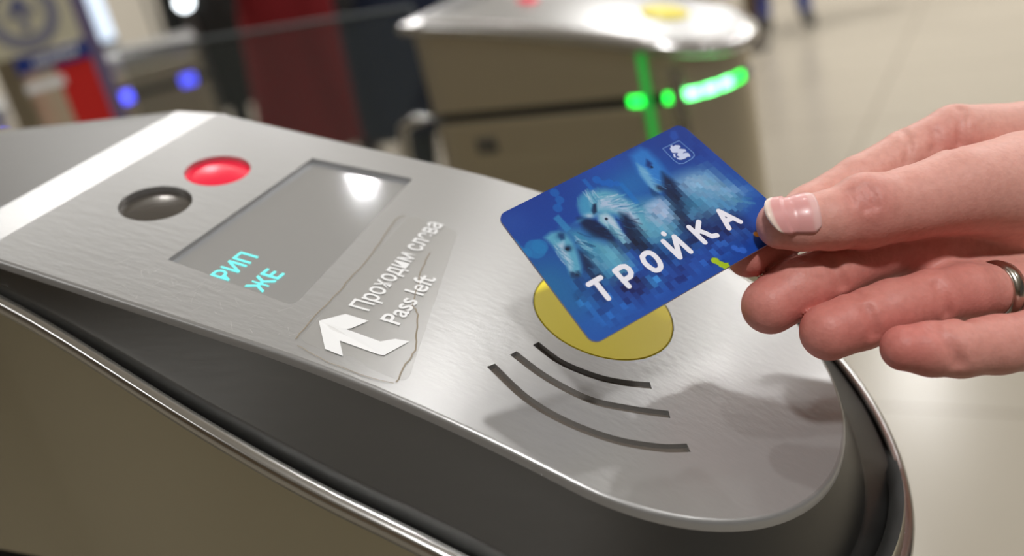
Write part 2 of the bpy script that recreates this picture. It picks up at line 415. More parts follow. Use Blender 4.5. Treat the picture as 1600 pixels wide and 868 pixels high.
# direction sticker
st = empty('direction_sticker', S(-75, 0)); st.parent = gate; st.matrix_parent_inverse = Matrix.Translation(gate.location).inverted()
def part_of_sub(o): return o
film = rrect([(-85.4, -54.4), (-44.5, -55.2), (-71.5, 30.7), (-93.8, 32.3)], [4, 5, 3, 3])
def sheet(poly, h, name, m, parent, thick=.12):
    mb = MB(); n = len(poly); c = sum((Vector(p) for p in poly), Vector((0, 0)))/n
    K = 6; vv = []
    for k in range(K+1):
        for p in poly: q = c+(Vector(p)-c)*(1-k/K*.999); vv.append(S(q.x, q.y, h))
    mb.add(vv, [[k*n+i, k*n+(i+1) % n, (k+1)*n+(i+1) % n, (k+1)*n+i] for k in range(K) for i in range(n)], True)
    mb.loft([[S(p[0], p[1], h-thick) for p in poly], [S(p[0], p[1], h) for p in poly]])
    o = mb.build(name, m); o.parent = parent
    return o
bpy.data.objects.remove(st)
sheet(film, .22, 'sticker_film', m_film, None)
film_o = bpy.data.objects['sticker_film']; film_o.parent = gate; film_o.matrix_parent_inverse = Matrix.Translation(gate.location).inverted(); film_o['label'] = 'clear worn film sticker'
for pts, w_ in (([(-86.4, -54.1), (-87.7, -46.1), (-88.6, -34.2), (-89.3, -22.4), (-90.2, -17.0), (-91.3, -2.4), (-94.2, 13.7), (-96.7, 26.4), (-95.1, 30.6)], .45),
                ([(-47.5, -56.3), (-49.4, -47.5), (-50.4, -40.0), (-54.4, -31.6), (-58.8, -23.0), (-62.8, -19.5)], .55),
                ([(-62.8, -19.5), (-66.7, -9.6), (-71.0, 1.7), (-73.4, 12.0)], .4), ([(-83.9, -56.6), (-74.2, -58.7), (-59.6, -59.2), (-48.0, -57.4)], .3)):
    pl = smoothline(pts, 4); q = [Vector(p)+Vector((random.uniform(-.25, .25), random.uniform(-.25, .25))) for p in pl]
    p = stroke_poly(q, w_); n = len(p)//2
    o = mesh('torn_film_edge', [S(a[0], a[1], .30) for a in p], [[i, i+1, 2*n-2-i, 2*n-1-i] for i in range(n-1)], m_filmedge, film_o)
def sub(o, par):
    o.parent = par; o.matrix_parent_inverse = Matrix(); return o
dtx = Vector((-.09, 1.0))
sub(text_mesh('sticker_text', 'Проходим слева', 10.4, (-74.0, -30.4), (-.075, 1), m_white, gate, .30, .745, .15), film_o)['label'] = 'white Russian lettering'
sub(text_mesh('sticker_text', 'Pass left', 10.2, (-61.3, -31.9), (-.075, 1), m_white, gate, .30, .92, .15), film_o)['label'] = 'white English lettering'
ar = [(-85.5, -42.5), (-79.9, -35.0), (-71.1, -34.5), (-73.8, -40.5), (-75.1, -42.0), (-62.2, -41.9), (-58.6, -38.2), (-54.1, -36.9), (-57.5, -47.4), (-59.5, -47.9), (-73.6, -48.2), (-68.4, -54.3), (-75.3, -54.1)]
am = MB(); pv = [Vector(p) for p in ar]
tri = geometry.tessellate_polygon([[Vector((p.x, p.y, 0)) for p in pv]])
am.add([S(p.x, p.y, .3) for p in pv], [list(t) for t in tri]); ao = am.build('arrow', m_white, gate); recalc(ao); sub(ao, film_o)['label'] = 'white bent arrow'
# scratches: fine bright nicks in the steel near the screen and on the side wall
sc = MB()
for i in range(70):
    bu, bv = random.choice([(-150, -50), (-140, -48), (-120, -50), (-100, -52), (-165, -45)]); u = bu+random.gauss(0, 14); v = min(-44, max(-64, bv+random.gauss(0, 5)))
    if inside((u, v), scr_hole): continue
    a = random.uniform(-1.2, 1.6); Ls = random.uniform(1.2, 6)
    p = stroke_poly(smoothline([(u, v), (u+Ls*.5*math.cos(a), v+Ls*.5*math.sin(a)+random.uniform(-.4, .4)), (u+Ls*math.cos(a), v+Ls*math.sin(a))], 3), random.uniform(.035, .08)); n = len(p)//2
    if min(q[1] for q in p) < -60: continue
    sc.add([S(q[0], q[1], .05) for q in p], [[k, k+1, 2*n-2-k, 2*n-1-k] for k in range(n-1)])
so = sc.build('scratches', mat('scratch_bright', (.9, .9, .9), .35, 1), gate); so['kind'] = 'stuff'; so['label'] = 'fine scratches near the screen'

# ------------------------------------------------------------------ the travel card
CW = [Vector(p) for p in [(-0.15691, 0.26005, 1.07270), (-0.11955, 0.33524, 1.07428), (-0.07757, 0.31456, 1.04234), (-0.12314, 0.24077, 1.03835)]]
CL, CH = 85.6, 54.0
def K_(x, y, h=0):
    s, t = x/CL, y/CH
    p = CW[0]*(1-s)*(1-t)+CW[1]*s*(1-t)+CW[2]*s*t+CW[3]*(1-s)*t
    du = ((CW[1]-CW[0])*(1-t)+(CW[2]-CW[3])*t); dv = ((CW[3]-CW[0])*(1-s)+(CW[2]-CW[1])*s); n = dv.cross(du).normalized()
    return p+n*h*.001
NXc, NYc = 428, 270
yy, xx = np.mgrid[0:NYc+1, 0:NXc+1]; X = xx*CL/NXc; Y = yy*CH/NYc
rng = np.random.RandomState(7)
def lin(c): c = np.array(c)/255.; return np.where(c <= .04045, c/12.92, ((c+.055)/1.055)**2.4)
img = np.zeros(X.shape+(3,))
def grad(p): return np.array(p, float)
corners = [grad((28, 66, 160)), grad((26, 60, 150)), grad((14, 66, 165)), grad((18, 84, 178))]
s, t = (X/CL)[..., None], (Y/CH)[..., None]
img = corners[0]*(1-s)*(1-t)+corners[1]*s*(1-t)+corners[2]*s*t+corners[3]*(1-s)*t
def blob(c, rx, ry, col, a=1., ang=0):
    global img
    dx_, dy_ = X-c[0], Y-c[1]; ca, sa = math.cos(ang), math.sin(ang)
    q = ((dx_*ca+dy_*sa)/rx)**2+((-dx_*sa+dy_*ca)/ry)**2; wgt = (a*np.exp(-q))[..., None]; img = img*(1-wgt)+np.array(col, float)*wgt
def polymask(poly, soft):
    px_ = [p[0] for p in poly]; py_ = [p[1] for p in poly]; sel = (X > min(px_)-soft) & (X < max(px_)+soft) & (Y > min(py_)-soft) & (Y < max(py_)+soft)
    x, y = X[sel], Y[sel]; ins = np.zeros(x.shape, bool); dmin = np.full(x.shape, 1e9)
    for i in range(len(poly)):
        x1, y1 = poly[i-1]; x2, y2 = poly[i]
        if y1 != y2: ins ^= ((y1 > y) != (y2 > y)) & (x < (x2-x1)*(y-y1)/(y2-y1)+x1)
        L2 = (x2-x1)**2+(y2-y1)**2+1e-9; h = np.clip(((x-x1)*(x2-x1)+(y-y1)*(y2-y1))/L2, 0, 1); dmin = np.minimum(dmin, np.hypot(x-x1-h*(x2-x1), y-y1-h*(y2-y1)))
    sd = np.where(ins, dmin, -dmin); out_ = np.zeros(X.shape); out_[sel] = np.clip(sd/soft+.5, 0, 1); return out_
def poly(pts, col, a=1., soft=.8):
    global img
    m_ = (polymask(pts, soft)*a)[..., None]; img = img*(1-m_)+np.array(col, float)*m_
def mosaic(mask_pts, cell, amp, seed, stretch=1., soft=2.5, hue=(.5, .9, 1.)):
    """pixel blocks aligned with the card edges"""
    global img
    r_ = np.random.RandomState(seed); gx = (X/cell).astype(int); gy = (Y/(cell*stretch)+r_.rand(200)[gx]).astype(int)
    # quantise the picture to blocks
    key = gy*1000+gx; n_ = key.max()+1; cnt = np.bincount(key.ravel(), minlength=n_); out = np.zeros_like(img)
    for c in range(3): out[..., c] = (np.bincount(key.ravel(), img[..., c].ravel(), n_)/np.maximum(cnt, 1))[key]
    nz = r_.randn(n_)[key][..., None]*amp*np.array(hue); m_ = polymask(mask_pts, soft)[..., None]*.9
    img = img*(1-m_)+np.clip(out+nz, 4, 255)*m_
# broad background tones
blob((-1.80, 29.80), 14, 12, (34, 120, 170), .75); blob((4.35, 38.72), 10, 9, (30, 108, 170), .6)
blob((48.88, 12.28), 16, 10, (40, 125, 195), .7); blob((45.56, 0.93), 10, 5, (40, 80, 180), .6); blob((63.46, 33.08), 18, 10, (40, 110, 175), .6)
blob((2.85, 4.96), 6, 5, (44, 84, 175), .6); blob((81.22, 30.54), 6, 10, (30, 100, 190), .6); blob((84.19, 18.83), 7, 6, (28, 70, 165), .7)
# right horse: body, flank, neck shadow
poly([(63.34, 17.12), (71.81, 17.93), (79.10, 20.02), (79.29, 29.43), (78.15, 37.84), (72.47, 38.96), (64.32, 38.23), (57.41, 36.34), (56.83, 29.25)], (105, 165, 205), .75, 6)
blob((69.56, 23.86), 7, 4.5, (165, 195, 232), .85, .3); blob((73.31, 29.24), 9, 2.5, (140, 178, 225), .8, .45); blob((77.74, 31.79), 5, 1.6, (130, 175, 222), .7, .6)
blob((61.61, 28.88), 6, 4, (60, 140, 185), .8); blob((61.54, 35.06), 8, 3, (120, 175, 205), .6, .4)
poly([(57.78, 2.29), (63.62, 1.42), (65.25, 3.65), (65.15, 8.27), (64.65, 11.97), (63.35, 16.48), (57.78, 20.40), (54.27, 19.69), (54.61, 14.82), (54.97, 9.89)], (48, 130, 215), .9, 3)
poly([(57.37, 6.01), (58.59, 9.29), (57.78, 14.02), (57.78, 17.86), (56.61, 19.74), (53.68, 19.04), (54.22, 15.24), (54.97, 10.54)], (125, 185, 225), .8, 1.6)
poly([(61.88, 6.49), (62.26, 8.68), (60.20, 10.17), (59.61, 8.54)], (10, 40, 110), .85, 1.2)
poly([(53.84, 15.98), (54.65, 18.64), (55.45, 21.61), (53.54, 23.03), (52.33, 19.23)], (14, 60, 120), .8, 1)
poly([(62.60, 13.45), (63.33, 17.76), (62.07, 22.83), (58.54, 27.75), (56.65, 33.46), (57.78, 36.55), (52.28, 39.37), (50.36, 34.65), (52.85, 28.20), (55.84, 23.09), (57.00, 19.96)], (9, 28, 66), .92, 2.5)
blob((57.19, 18.17), 1.3, 1.3, (8, 14, 34), .95); blob((57.19, 18.17), .5, .5, (60, 70, 110), .8)
# middle horse: back, neck and head
poly([(43.69, 18.10), (51.58, 20.68), (55.47, 24.12), (52.50, 29.83), (51.47, 35.30), (46.48, 38.93), (38.13, 35.80), (38.64, 25.52)], (96, 168, 200), .9, 6)
poly([(47.40, 21.42), (53.90, 21.36), (55.08, 23.91), (52.48, 28.60), (50.31, 32.21), (46.18, 29.83), (44.91, 25.49)], (176, 196, 234), .9, 3)
poly([(27.26, 10.18), (30.41, 7.70), (34.74, 7.32), (39.65, 9.39), (42.28, 12.07), (43.69, 18.10), (43.39, 24.63), (40.83, 32.69), (35.45, 32.50), (37.51, 24.87), (35.73, 19.69), (31.09, 16.49), (27.40, 16.21), (25.76, 14.11)], (104, 178, 208), .95, 3)
poly([(34.49, 12.06), (39.82, 12.57), (42.47, 16.19), (42.11, 20.87), (40.88, 26.20), (38.64, 25.52), (38.34, 19.95), (35.49, 15.95), (32.78, 14.44)], (190, 205, 236), .85, 2.5)
poly([(37.57, 19.52), (39.52, 21.22), (39.37, 25.33), (38.67, 32.62), (37.47, 36.57), (32.43, 34.79), (32.17, 31.18), (35.13, 24.70)], (10, 34, 74), .95, 2.5)
poly([(35.43, 23.69), (36.60, 27.90), (36.59, 33.75), (35.68, 36.11), (33.08, 34.01), (33.11, 29.41)], (8, 24, 56), .8, 3)
poly([(23.58, 14.07), (26.20, 14.95), (28.44, 17.67), (30.04, 21.81), (29.95, 25.27), (28.53, 29.66), (28.67, 31.46), (26.84, 30.40), (26.42, 25.57), (23.32, 22.65), (22.53, 18.16)], (8, 32, 74), .95, 2)
poly([(30.70, 16.27), (33.69, 16.75), (34.62, 19.66), (33.81, 23.95), (32.98, 27.59), (32.35, 31.29), (31.15, 31.75), (29.91, 29.30), (29.95, 25.27), (29.66, 21.60), (29.03, 18.30)], (138, 192, 216), 1, 1.4)
poly([(31.52, 17.32), (33.60, 18.19), (33.98, 21.09), (33.10, 24.14), (31.55, 22.67), (30.61, 19.77)], (196, 212, 238), .8, 1.5)
poly([(29.49, 28.48), (32.17, 31.18), (31.20, 32.35), (28.83, 31.27)], (12, 40, 80), .8, 1)
poly([(31.87, 12.13), (33.02, 12.46), (30.99, 15.24), (29.36, 15.52), (29.59, 13.87)], (10, 36, 76), .95, .8)
poly([(28.94, 8.11), (32.29, 7.51), (32.47, 10.04), (29.79, 13.97), (26.20, 14.95), (25.98, 12.46)], (64, 150, 200), .85, 2)
blob((27.68, 15.18), 1.6, .9, (196, 214, 236), .8, .5); blob((23.50, 15.20), 2.4, .8, (70, 150, 200), .6)
# left horse
poly([(16.85, 14.98), (21.59, 17.63), (23.13, 22.55), (26.26, 27.78), (26.70, 34.87), (25.11, 40.10), (18.28, 40.48), (16.18, 36.51), (15.78, 28.54), (16.30, 20.95)], (70, 152, 190), .9, 5)
poly([(22.81, 24.66), (27.74, 28.63), (28.87, 33.86), (28.17, 37.98), (23.94, 36.63), (21.86, 30.92)], (118, 186, 205), .7, 5)
poly([(15.97, 24.16), (17.39, 26.10), (17.55, 30.67), (16.76, 35.75), (14.67, 37.81), (12.39, 35.38), (12.89, 31.30)], (9, 36, 78), .9, 2.5)
poly([(19.95, 20.74), (20.09, 25.38), (19.61, 30.75), (17.26, 31.06), (17.39, 26.10)], (50, 128, 170), .8, 2)
poly([(9.09, 14.63), (12.16, 14.08), (14.73, 14.94), (16.38, 17.01), (16.30, 20.95), (14.77, 25.72), (13.04, 29.73), (10.67, 32.20), (8.31, 31.91), (8.36, 29.76), (9.55, 26.06), (9.37, 22.08), (9.64, 18.88)], (96, 174, 208), .97, 1.8)
poly([(10.68, 18.91), (13.80, 18.98), (12.46, 22.16), (11.08, 27.49), (9.00, 29.59), (9.84, 25.67), (10.03, 21.90)], (188, 210, 236), .9, 1.8)
poly([(14.12, 15.74), (15.62, 16.59), (14.78, 18.39), (13.36, 18.16)], (16, 56, 110), .85, 1)
blob((13.46, 21.89), 1.3, 1.1, (8, 34, 76), .95); blob((14.41, 16.76), 1.5, 1.2, (20, 66, 120), .8)
poly([(8.64, 29.38), (11.45, 30.46), (11.03, 32.41), (9.10, 32.92), (7.87, 31.12)], (14, 44, 86), .85, 1)
# brushed hair and muscle strokes
def strokes(a, b, n, ln, ang, cols, wd=.35, spread=1.0, al=.6, seed=1):
    r_ = np.random.RandomState(seed)
    for k in range(n):
        t_ = r_.rand(); x = a[0]+(b[0]-a[0])*t_+r_.randn()*spread; y = a[1]+(b[1]-a[1])*t_+r_.randn()*spread; q = ang+r_.randn()*.18; L_ = ln*(.5+r_.rand())
        c_ = cols[r_.randint(len(cols))]; p_ = [(x, y), (x+L_*.5*math.cos(q), y+L_*.5*math.sin(q)+.15*L_*r_.randn()*.3), (x+L_*math.cos(q), y+L_*math.sin(q))]
        poly(stroke_poly(p_, wd*(.5+r_.rand())), c_, al, .35)
LT = [(190, 208, 238), (140, 196, 222), (96, 168, 205), (210, 222, 242)]; DK = [(12, 40, 84), (20, 66, 116), (8, 26, 60)]; MD = [(60, 140, 185), (44, 116, 170), (84, 160, 196)]
strokes((35.01, 11.44), (41.53, 20.55), 46, 4.5, .35, LT+MD, .4, 1.2, .55, 2)
strokes((30.76, 7.28), (35.75, 8.18), 26, 3.0, 1.9, LT+MD, .3, 1.0, .6, 3)
strokes((31.30, 19.28), (31.91, 27.55), 18, 2.6, 1.1, LT, .3, .6, .55, 4)
strokes((35.29, 21.53), (36.61, 31.14), 18, 4.2, .9, DK+MD[:1], .45, 1.1, .5, 5)
strokes((26.34, 18.55), (28.65, 26.85), 18, 3.4, .75, DK, .4, .9, .5, 6)
strokes((10.74, 16.69), (9.86, 28.44), 26, 3.0, 1.35, LT+MD, .3, .8, .55, 7)
strokes((17.52, 19.37), (16.73, 32.42), 34, 4.5, 1.05, LT[:3]+DK[:2], .4, 1.3, .5, 8)
strokes((44.47, 23.73), (49.35, 31.06), 26, 5.0, .9, LT+MD, .6, 1.6, .45, 9)
strokes((57.37, 7.97), (57.78, 17.22), 24, 3.2, 1.0, [(96, 170, 230), (60, 140, 220), (150, 196, 232), (30, 90, 180)], .3, .8, .5, 10)
strokes((60.75, 17.28), (57.78, 31.34), 26, 4.2, 1.05, DK, .5, 1.2, .5, 11)
strokes((67.65, 21.16), (74.12, 32.93), 40, 6.0, .75, LT+MD, .7, 2.0, .4, 12)
for c_, r_ in (((32.01, 19.09), .55), ((13.13, 21.98), .6), ((61.02, 9.97), .5)): poly(circle(c_, r_, 12), (6, 20, 48), .9, .3)
poly([(31.08, 21.22), (31.59, 23.28), (30.79, 26.91), (29.72, 26.88), (29.80, 23.43)], (70, 130, 165), .7, .6)
poly([(31.34, 29.55), (31.80, 30.97), (30.78, 31.54), (30.19, 30.61)], (6, 24, 54), .9, .5)
poly([(9.98, 30.70), (10.92, 31.52), (9.85, 32.26), (9.23, 31.36)], (6, 24, 54), .9, .4)
# dark ground between and under the horses
poly([(53.67, 34.17), (62.30, 34.27), (70.25, 37.03), (72.74, 41.62), (72.12, 46.85), (66.52, 47.79), (59.24, 43.47), (50.90, 43.30), (47.19, 38.76)], (9, 30, 92), .8, 5)
poly([(35.27, 35.29), (44.53, 34.84), (51.91, 39.15), (53.42, 43.61), (42.06, 43.89), (34.21, 40.40)], (12, 60, 120), .7, 4)
poly([(18.27, 38.83), (25.42, 39.72), (29.57, 42.74), (27.21, 46.88), (19.77, 48.42), (17.37, 44.29)], (10, 24, 96), .85, 4)
poly([(9.31, 31.95), (14.60, 37.22), (14.83, 44.94), (10.51, 43.96), (8.09, 37.72)], (14, 60, 130), .7, 4)
poly([(33.13, 44.85), (42.78, 44.32), (49.89, 46.22), (42.98, 49.02), (33.76, 49.13)], (12, 30, 110), .6, 4)
blob((29.80, 45.66), 3, 2.2, (60, 150, 215), .8); blob((40.68, 44.22), 3, 2, (40, 110, 200), .6)
blob((62.89, 45.63), 7, 2.5, (40, 96, 190), .6); blob((49.71, 46.11), 6, 3, (36, 90, 190), .6); blob((7.26, 48.34), 10, 6, (22, 96, 186), .6)
blob((87.75, 12.52), 4, 6, (34, 70, 168), .6)
mosaic([(6.68, 32.05), (25.21, 31.74), (35.97, 35.12), (48.58, 36.61), (71.12, 34.38), (72.33, 50.66), (52.11, 51.03), (25.27, 51.18), (6.97, 52.08), (3.88, 41.08)], 1.9, 15, 3, 1.3, hue=(.5, .95, 1.2))
mosaic([(46.33, 23.26), (64.70, 19.50), (79.50, 20.25), (82.31, 29.52), (76.99, 40.98), (64.32, 38.23), (48.66, 39.62), (38.63, 35.22)], 1.5, 8, 5, 1.7)
mosaic([(16.97, 26.99), (28.38, 27.84), (40.88, 26.20), (41.31, 35.32), (26.00, 40.63), (16.65, 39.25)], 1.6, 7, 9, 1.8)
mosaic([(86.29, 4.66), (85.40, 14.69), (84.55, 39.02), (79.08, 32.57), (75.50, 18.00), (74.27, 9.91)], 2.6, 5, 11, 1.2)
# molecule shapes along the left and top
def chain(pts, col, a=.8):
    for x, y, r in pts: poly(circle((x, y), r, 16), col, a, .4)
TQ = (34, 128, 196)
for (cx_, cy_), r in (((-1.96, 11.82), 2.6), ((-1.21, 14.44), 2.0), ((0.45, 16.47), 1.9), ((3.88, 16.75), 3.6), ((5.74, 16.68), 2.8)): poly(circle((cx_, cy_), r, 20), TQ, .75, .5)
for (cx_, cy_), r in (((22.89, 5.11), 1.6), ((20.19, 7.49), 1.7), ((21.55, 6.46), .8), ((23.15, 1.94), 1.7)): poly(circle((cx_, cy_), r, 16), (28, 100, 190), .9, .4)
poly([(16.30, 10.04), (18.78, 9.66), (19.13, 16.25), (16.68, 16.61)], (52, 136, 200), .85, .6)
poly([(34.98, 2.20), (36.55, 2.42), (36.47, 7.34), (34.92, 7.11)], (30, 108, 200), .8, .5)
for (cx_, cy_), r in (((39.80, 4.80), 1.6), ((40.88, 6.95), 1.2), ((42.88, 8.04), 1.7), ((45.08, 9.56), 1.2)): poly(circle((cx_, cy_), r, 16), (24, 104, 200), .85, .4)
poly([(45.48, 9.78), (47.05, 10.01), (46.59, 19.73), (44.68, 19.27)], (30, 120, 205), .7, .6)
poly([(79.53, 1.01), (81.23, 1.92), (79.72, 4.62), (76.67, 5.05), (77.25, 2.59)], (36, 84, 184), .8, .8)
for (cx_, cy_), r in (((52.09, 49.86), 1.2), ((52.46, 50.95), .9), ((53.00, 52.15), 1.2), ((53.72, 53.45), 1.3)): poly(circle((cx_, cy_), r, 16), (176, 206, 30), 1, .3)
poly([(51.90, 48.87), (53.50, 49.54), (53.53, 51.88), (55.48, 52.76), (53.90, 53.85), (52.14, 52.78), (51.75, 50.82)], (176, 206, 30), 1, .4)
poly(circle((71.46, 49.22), 1.1, 16), (240, 150, 20), 1, .3)
for (cx_, cy_), r in (((61.20, 49.42), 1.1), ((61.55, 50.52), 1.0), ((62.80, 51.57), 1.3)): poly(circle((cx_, cy_), r, 16), (50, 110, 220), .9, .4)
img = img+rng.randn(*X.shape)[..., None]*2.0
img = np.clip(img*.95-3, 0, 255)
# rounded rectangle mesh: grid with the corners pulled in
RC = 3.2
verts = []
def roundclamp(x, y):
    cx_ = min(max(x, RC), CL-RC); cy_ = min(max(y, RC), CH-RC); dx_, dy_ = x-cx_, y-cy_; m_ = max(abs(dx_), abs(dy_)); d_ = math.hypot(dx_, dy_)
    if dx_ and dy_ and d_ > 0: k = m_/d_; return cx_+dx_*k, cy_+dy_*k
    return x, y
for j in range(NYc+1):
    for i in range(NXc+1):
        x, y = roundclamp(i*CL/NXc, j*CH/NYc); verts.append(K_(x, y, .4))
W1 = NXc+1
faces = [[j*W1+i, (j+1)*W1+i, (j+1)*W1+i+1, j*W1+i+1] for j in range(NYc) for i in range(NXc)]
card = empty('travel_card', K_(CL/2, CH/2)); tag(card, 'blue plastic travel card with white horses and white lettering, held over the yellow pad', 'card')
m_print = mat('card_print', (1, 1, 1), .28); at_ = node(m_print, 'ShaderNodeVertexColor', layer_name='print'); link(m_print, at_.outputs[0], P(m_print).inputs['Base Color'])
face_o = mesh('printed_face', verts, faces, m_print, card, True)
ca = face_o.data.color_attributes.new('print', 'FLOAT_COLOR', 'POINT')
li = np.ones((len(verts), 4)); li[:, :3] = lin(img.reshape(-1, 3)); ca.data.foreach_set('color', li.ravel().astype(np.float32))
bord = [roundclamp(i*CL/60, 0) for i in range(60)]+[roundclamp(CL, j*CH/40) for j in range(40)]+[roundclamp(CL-i*CL/60, CH) for i in range(60)]+[roundclamp(0, CH-j*CH/40) for j in range(40)]
bb = []
for e in (0,):
    bb = []
    for a, b, n in (((0, 0), (CL, 0), 86), ((CL, 0), (CL, CH), 54), ((CL, CH), (0, CH), 86), ((0, CH), (0, 0), 54)):
        for i in range(n): bb.append(roundclamp(a[0]+(b[0]-a[0])*i/n, a[1]+(b[1]-a[1])*i/n))
m_cardedge = mat('card_edge', srgb((170, 165, 190)), .4)
mbc = MB(); mbc.loft([[K_(x, y, .4) for x, y in bb], [K_(x, y, -.4) for x, y in bb]])
cx_, cy_ = CL/2, CH/2
mbc.loft([[K_(cx_+(x-cx_)*k, cy_+(y-cy_)*k, -.4) for x, y in bb] for k in (1, .75, .5, .25, .01)])
mbc.build('card_body', m_cardedge, card)
def strokes_on_card(name, lines, wd, m, h=.44, parent=card):
    mb = MB()
    for ln in lines:
        pts = [Vector(p) for p in ln]; closed = (pts[0]-pts[-1]).length < .01 and len(pts) > 2
        for i in range(len(pts)-1):
            a, b = pts[i], pts[i+1]; t = (b-a).normalized() if (b-a).length > 1e-6 else Vector((1, 0)); n = Vector((-t.y, t.x)); out = []
            for k in range(9): q = math.pi/2+math.pi*k/8; out.append(a+(t*math.cos(q)+n*math.sin(q))*wd/2)
            for k in range(9): q = -math.pi/2+math.pi*k/8; out.append(b+(t*math.cos(q)+n*math.sin(q))*wd/2)
            mb.add([K_(p.x, p.y, h+.0015*i) for p in out], [list(range(len(out)))])
    return mb.build(name, m, parent)
m_letter = mat('card_lettering', (.80, .80, .90), .4)
ltr = [[(11.10, 36.07), (15.99, 36.01)], [(13.55, 36.06), (13.54, 43.31)],
       [(21.54, 36.34), (21.88, 43.16)], [(21.54, 36.34), (24.31, 36.17), (25.49, 36.69), (25.95, 38.08), (25.66, 39.59), (24.64, 40.52), (21.63, 40.68)],
       smoothline([(32.74, 36.68), (34.54, 36.16), (36.09, 37.07), (36.50, 39.61), (35.87, 42.09), (34.51, 43.21), (32.96, 42.83), (32.18, 41.05), (31.92, 38.63), (32.74, 36.68)], 4),
       [(42.72, 35.56), (43.20, 43.12)], [(43.20, 43.12), (47.20, 35.95)], [(47.20, 35.95), (47.77, 43.21)], [(44.87, 33.26), (44.93, 33.45)],
       [(54.10, 35.56), (54.36, 42.82)], [(54.37, 39.10), (58.45, 35.60)], [(55.74, 38.10), (57.11, 39.99), (58.05, 42.17), (59.79, 42.74)],
       [(67.65, 35.67), (65.33, 42.67)], [(67.65, 35.67), (70.53, 42.63)], [(66.35, 40.04), (69.37, 40.11)]]
lo_ = strokes_on_card('lettering', ltr, 1.8, m_letter); lo_['label'] = 'white card lettering'
m_emb = mat('card_emblem', (.55, .62, .85), .4)
em = strokes_on_card('emblem', [[(70.56, 5.67), (78.67, 5.79), (78.97, 12.50), (78.26, 13.64), (76.24, 14.21), (72.28, 14.37), (70.56, 13.58), (70.12, 11.50), (70.56, 5.67)]], .25, mat('card_emblem_line', (.15, .3, .66), .4))
em['label'] = 'pale shield emblem with a rider shape'
figs = [[(74.04, 6.03), (74.89, 6.15), (74.42, 6.92), (73.58, 6.81)], [(72.94, 6.80), (75.93, 6.71), (77.06, 7.50), (76.90, 8.28), (75.72, 8.49), (77.55, 9.84), (77.17, 10.82), (76.24, 10.48), (74.83, 11.23), (73.04, 11.43), (72.77, 10.44), (74.06, 9.79), (72.22, 8.78), (72.47, 7.90)],
        [(71.98, 9.33), (72.91, 9.67), (72.16, 10.10), (71.91, 10.98), (71.19, 10.75)], [(71.91, 10.98), (72.51, 11.64), (74.20, 11.23), (76.11, 10.92), (77.34, 11.60), (77.07, 12.47), (76.50, 13.34), (75.79, 12.78), (74.32, 12.98), (72.46, 12.63), (71.66, 11.85)]]
fm = MB()
for g_ in figs:
    tri = geometry.tessellate_polygon([[Vector((p[0], p[1], 0)) for p in g_]]); fm.add([K_(p[0], p[1], .45) for p in g_], [list(t_) for t_ in tri])
fe = fm.build('emblem_figure', m_emb, em); fe['label'] = 'white rider figure'

# ------------------------------------------------------------------ the hand
def V3(p): return np.array(p, float)
FING = {
 'thumb':  [((-0.0797, 0.3024, 1.0489), .0080), ((-0.0733, 0.3053, 1.0479), .0088), ((-0.0657, 0.3108, 1.0463), .0096), ((-0.0570, 0.3184, 1.0448), .0112), ((-0.0448, 0.3295, 1.0432), .0118), ((-0.0305, 0.3440, 1.0411), .0142), ((-0.0122, 0.3662, 1.0330), .0185), ((0.0114, 0.3884, 1.0131), .0220)],
 'index':  [((-0.0924, 0.3041, 1.0370), .0071), ((-0.0865, 0.3143, 1.0378), .0084), ((-0.0774, 0.3331, 1.0401), .0090), ((-0.0638, 0.3496, 1.0442), .0084), ((-0.0496, 0.3657, 1.0466), .0090), ((-0.0346, 0.3806, 1.0482), .0104), ((-0.0130, 0.3998, 1.0403), .0112), ((0.0164, 0.4248, 1.0242), .0135)],
 'middle': [((-0.0849, 0.2959, 1.0229), .0094), ((-0.0776, 0.3045, 1.0249), .0100), ((-0.0680, 0.3139, 1.0259), .0094), ((-0.0567, 0.3273, 1.0264), .0096), ((-0.0433, 0.3437, 1.0252), .0106), ((-0.0209, 0.3728, 1.0160), .0100), ((0.0163, 0.4116, 1.0029), .0135)],
 'ring':   [((-0.0658, 0.2904, 1.0167), .0092), ((-0.0571, 0.2977, 1.0172), .0094), ((-0.0484, 0.3050, 1.0173), .0094), ((-0.0380, 0.3154, 1.0157), .0092), ((-0.0285, 0.3270, 1.0121), .0092), ((-0.0160, 0.3435, 1.0046), .0086), ((0.0137, 0.3895, 0.9870), .0130)],
 'pinky':  [((-0.0429, 0.2843, 1.0150), .0070), ((-0.0357, 0.2886, 1.0124), .0082), ((-0.0282, 0.2938, 1.0099), .0088), ((-0.0181, 0.3026, 1.0065), .0090), ((-0.0078, 0.3142, 1.0020), .0094), ((0.0099, 0.3584, 0.9801), .0120)],
}
PALM = [(((0.0164, 0.4248, 1.0242)), ((0.0727, 0.4564, 0.9761)), .0135, .0190), (((0.0163, 0.4116, 1.0029)), ((0.0727, 0.4519, 0.9670)), .0145, .0200), (((0.0138, 0.3916, 0.9860)), ((0.0723, 0.4452, 0.9591)), .0140, .0200),
        (((0.0101, 0.3625, 0.9778)), ((0.0695, 0.4364, 0.9523)), .0135, .0190), (((0.0114, 0.3884, 1.0131)), ((0.0687, 0.4408, 0.9750)), .0220, .0220),
        (((0.0731, 0.4587, 0.9751)), ((0.1487, 0.5091, 0.9388)), .0210, .0270), (((0.0726, 0.4463, 0.9557)), ((0.1487, 0.5032, 0.9269)), .0200, .0270)]
allp = np.array([p for c_ in FING.values() for p, r in c_]+[p for a, b, *_ in PALM for p in (a, b)])
lo3 = allp.min(0)-.016; hi3 = allp.max(0)+.016
VX = .00078
dims = np.ceil((hi3-lo3)/VX).astype(int)+1
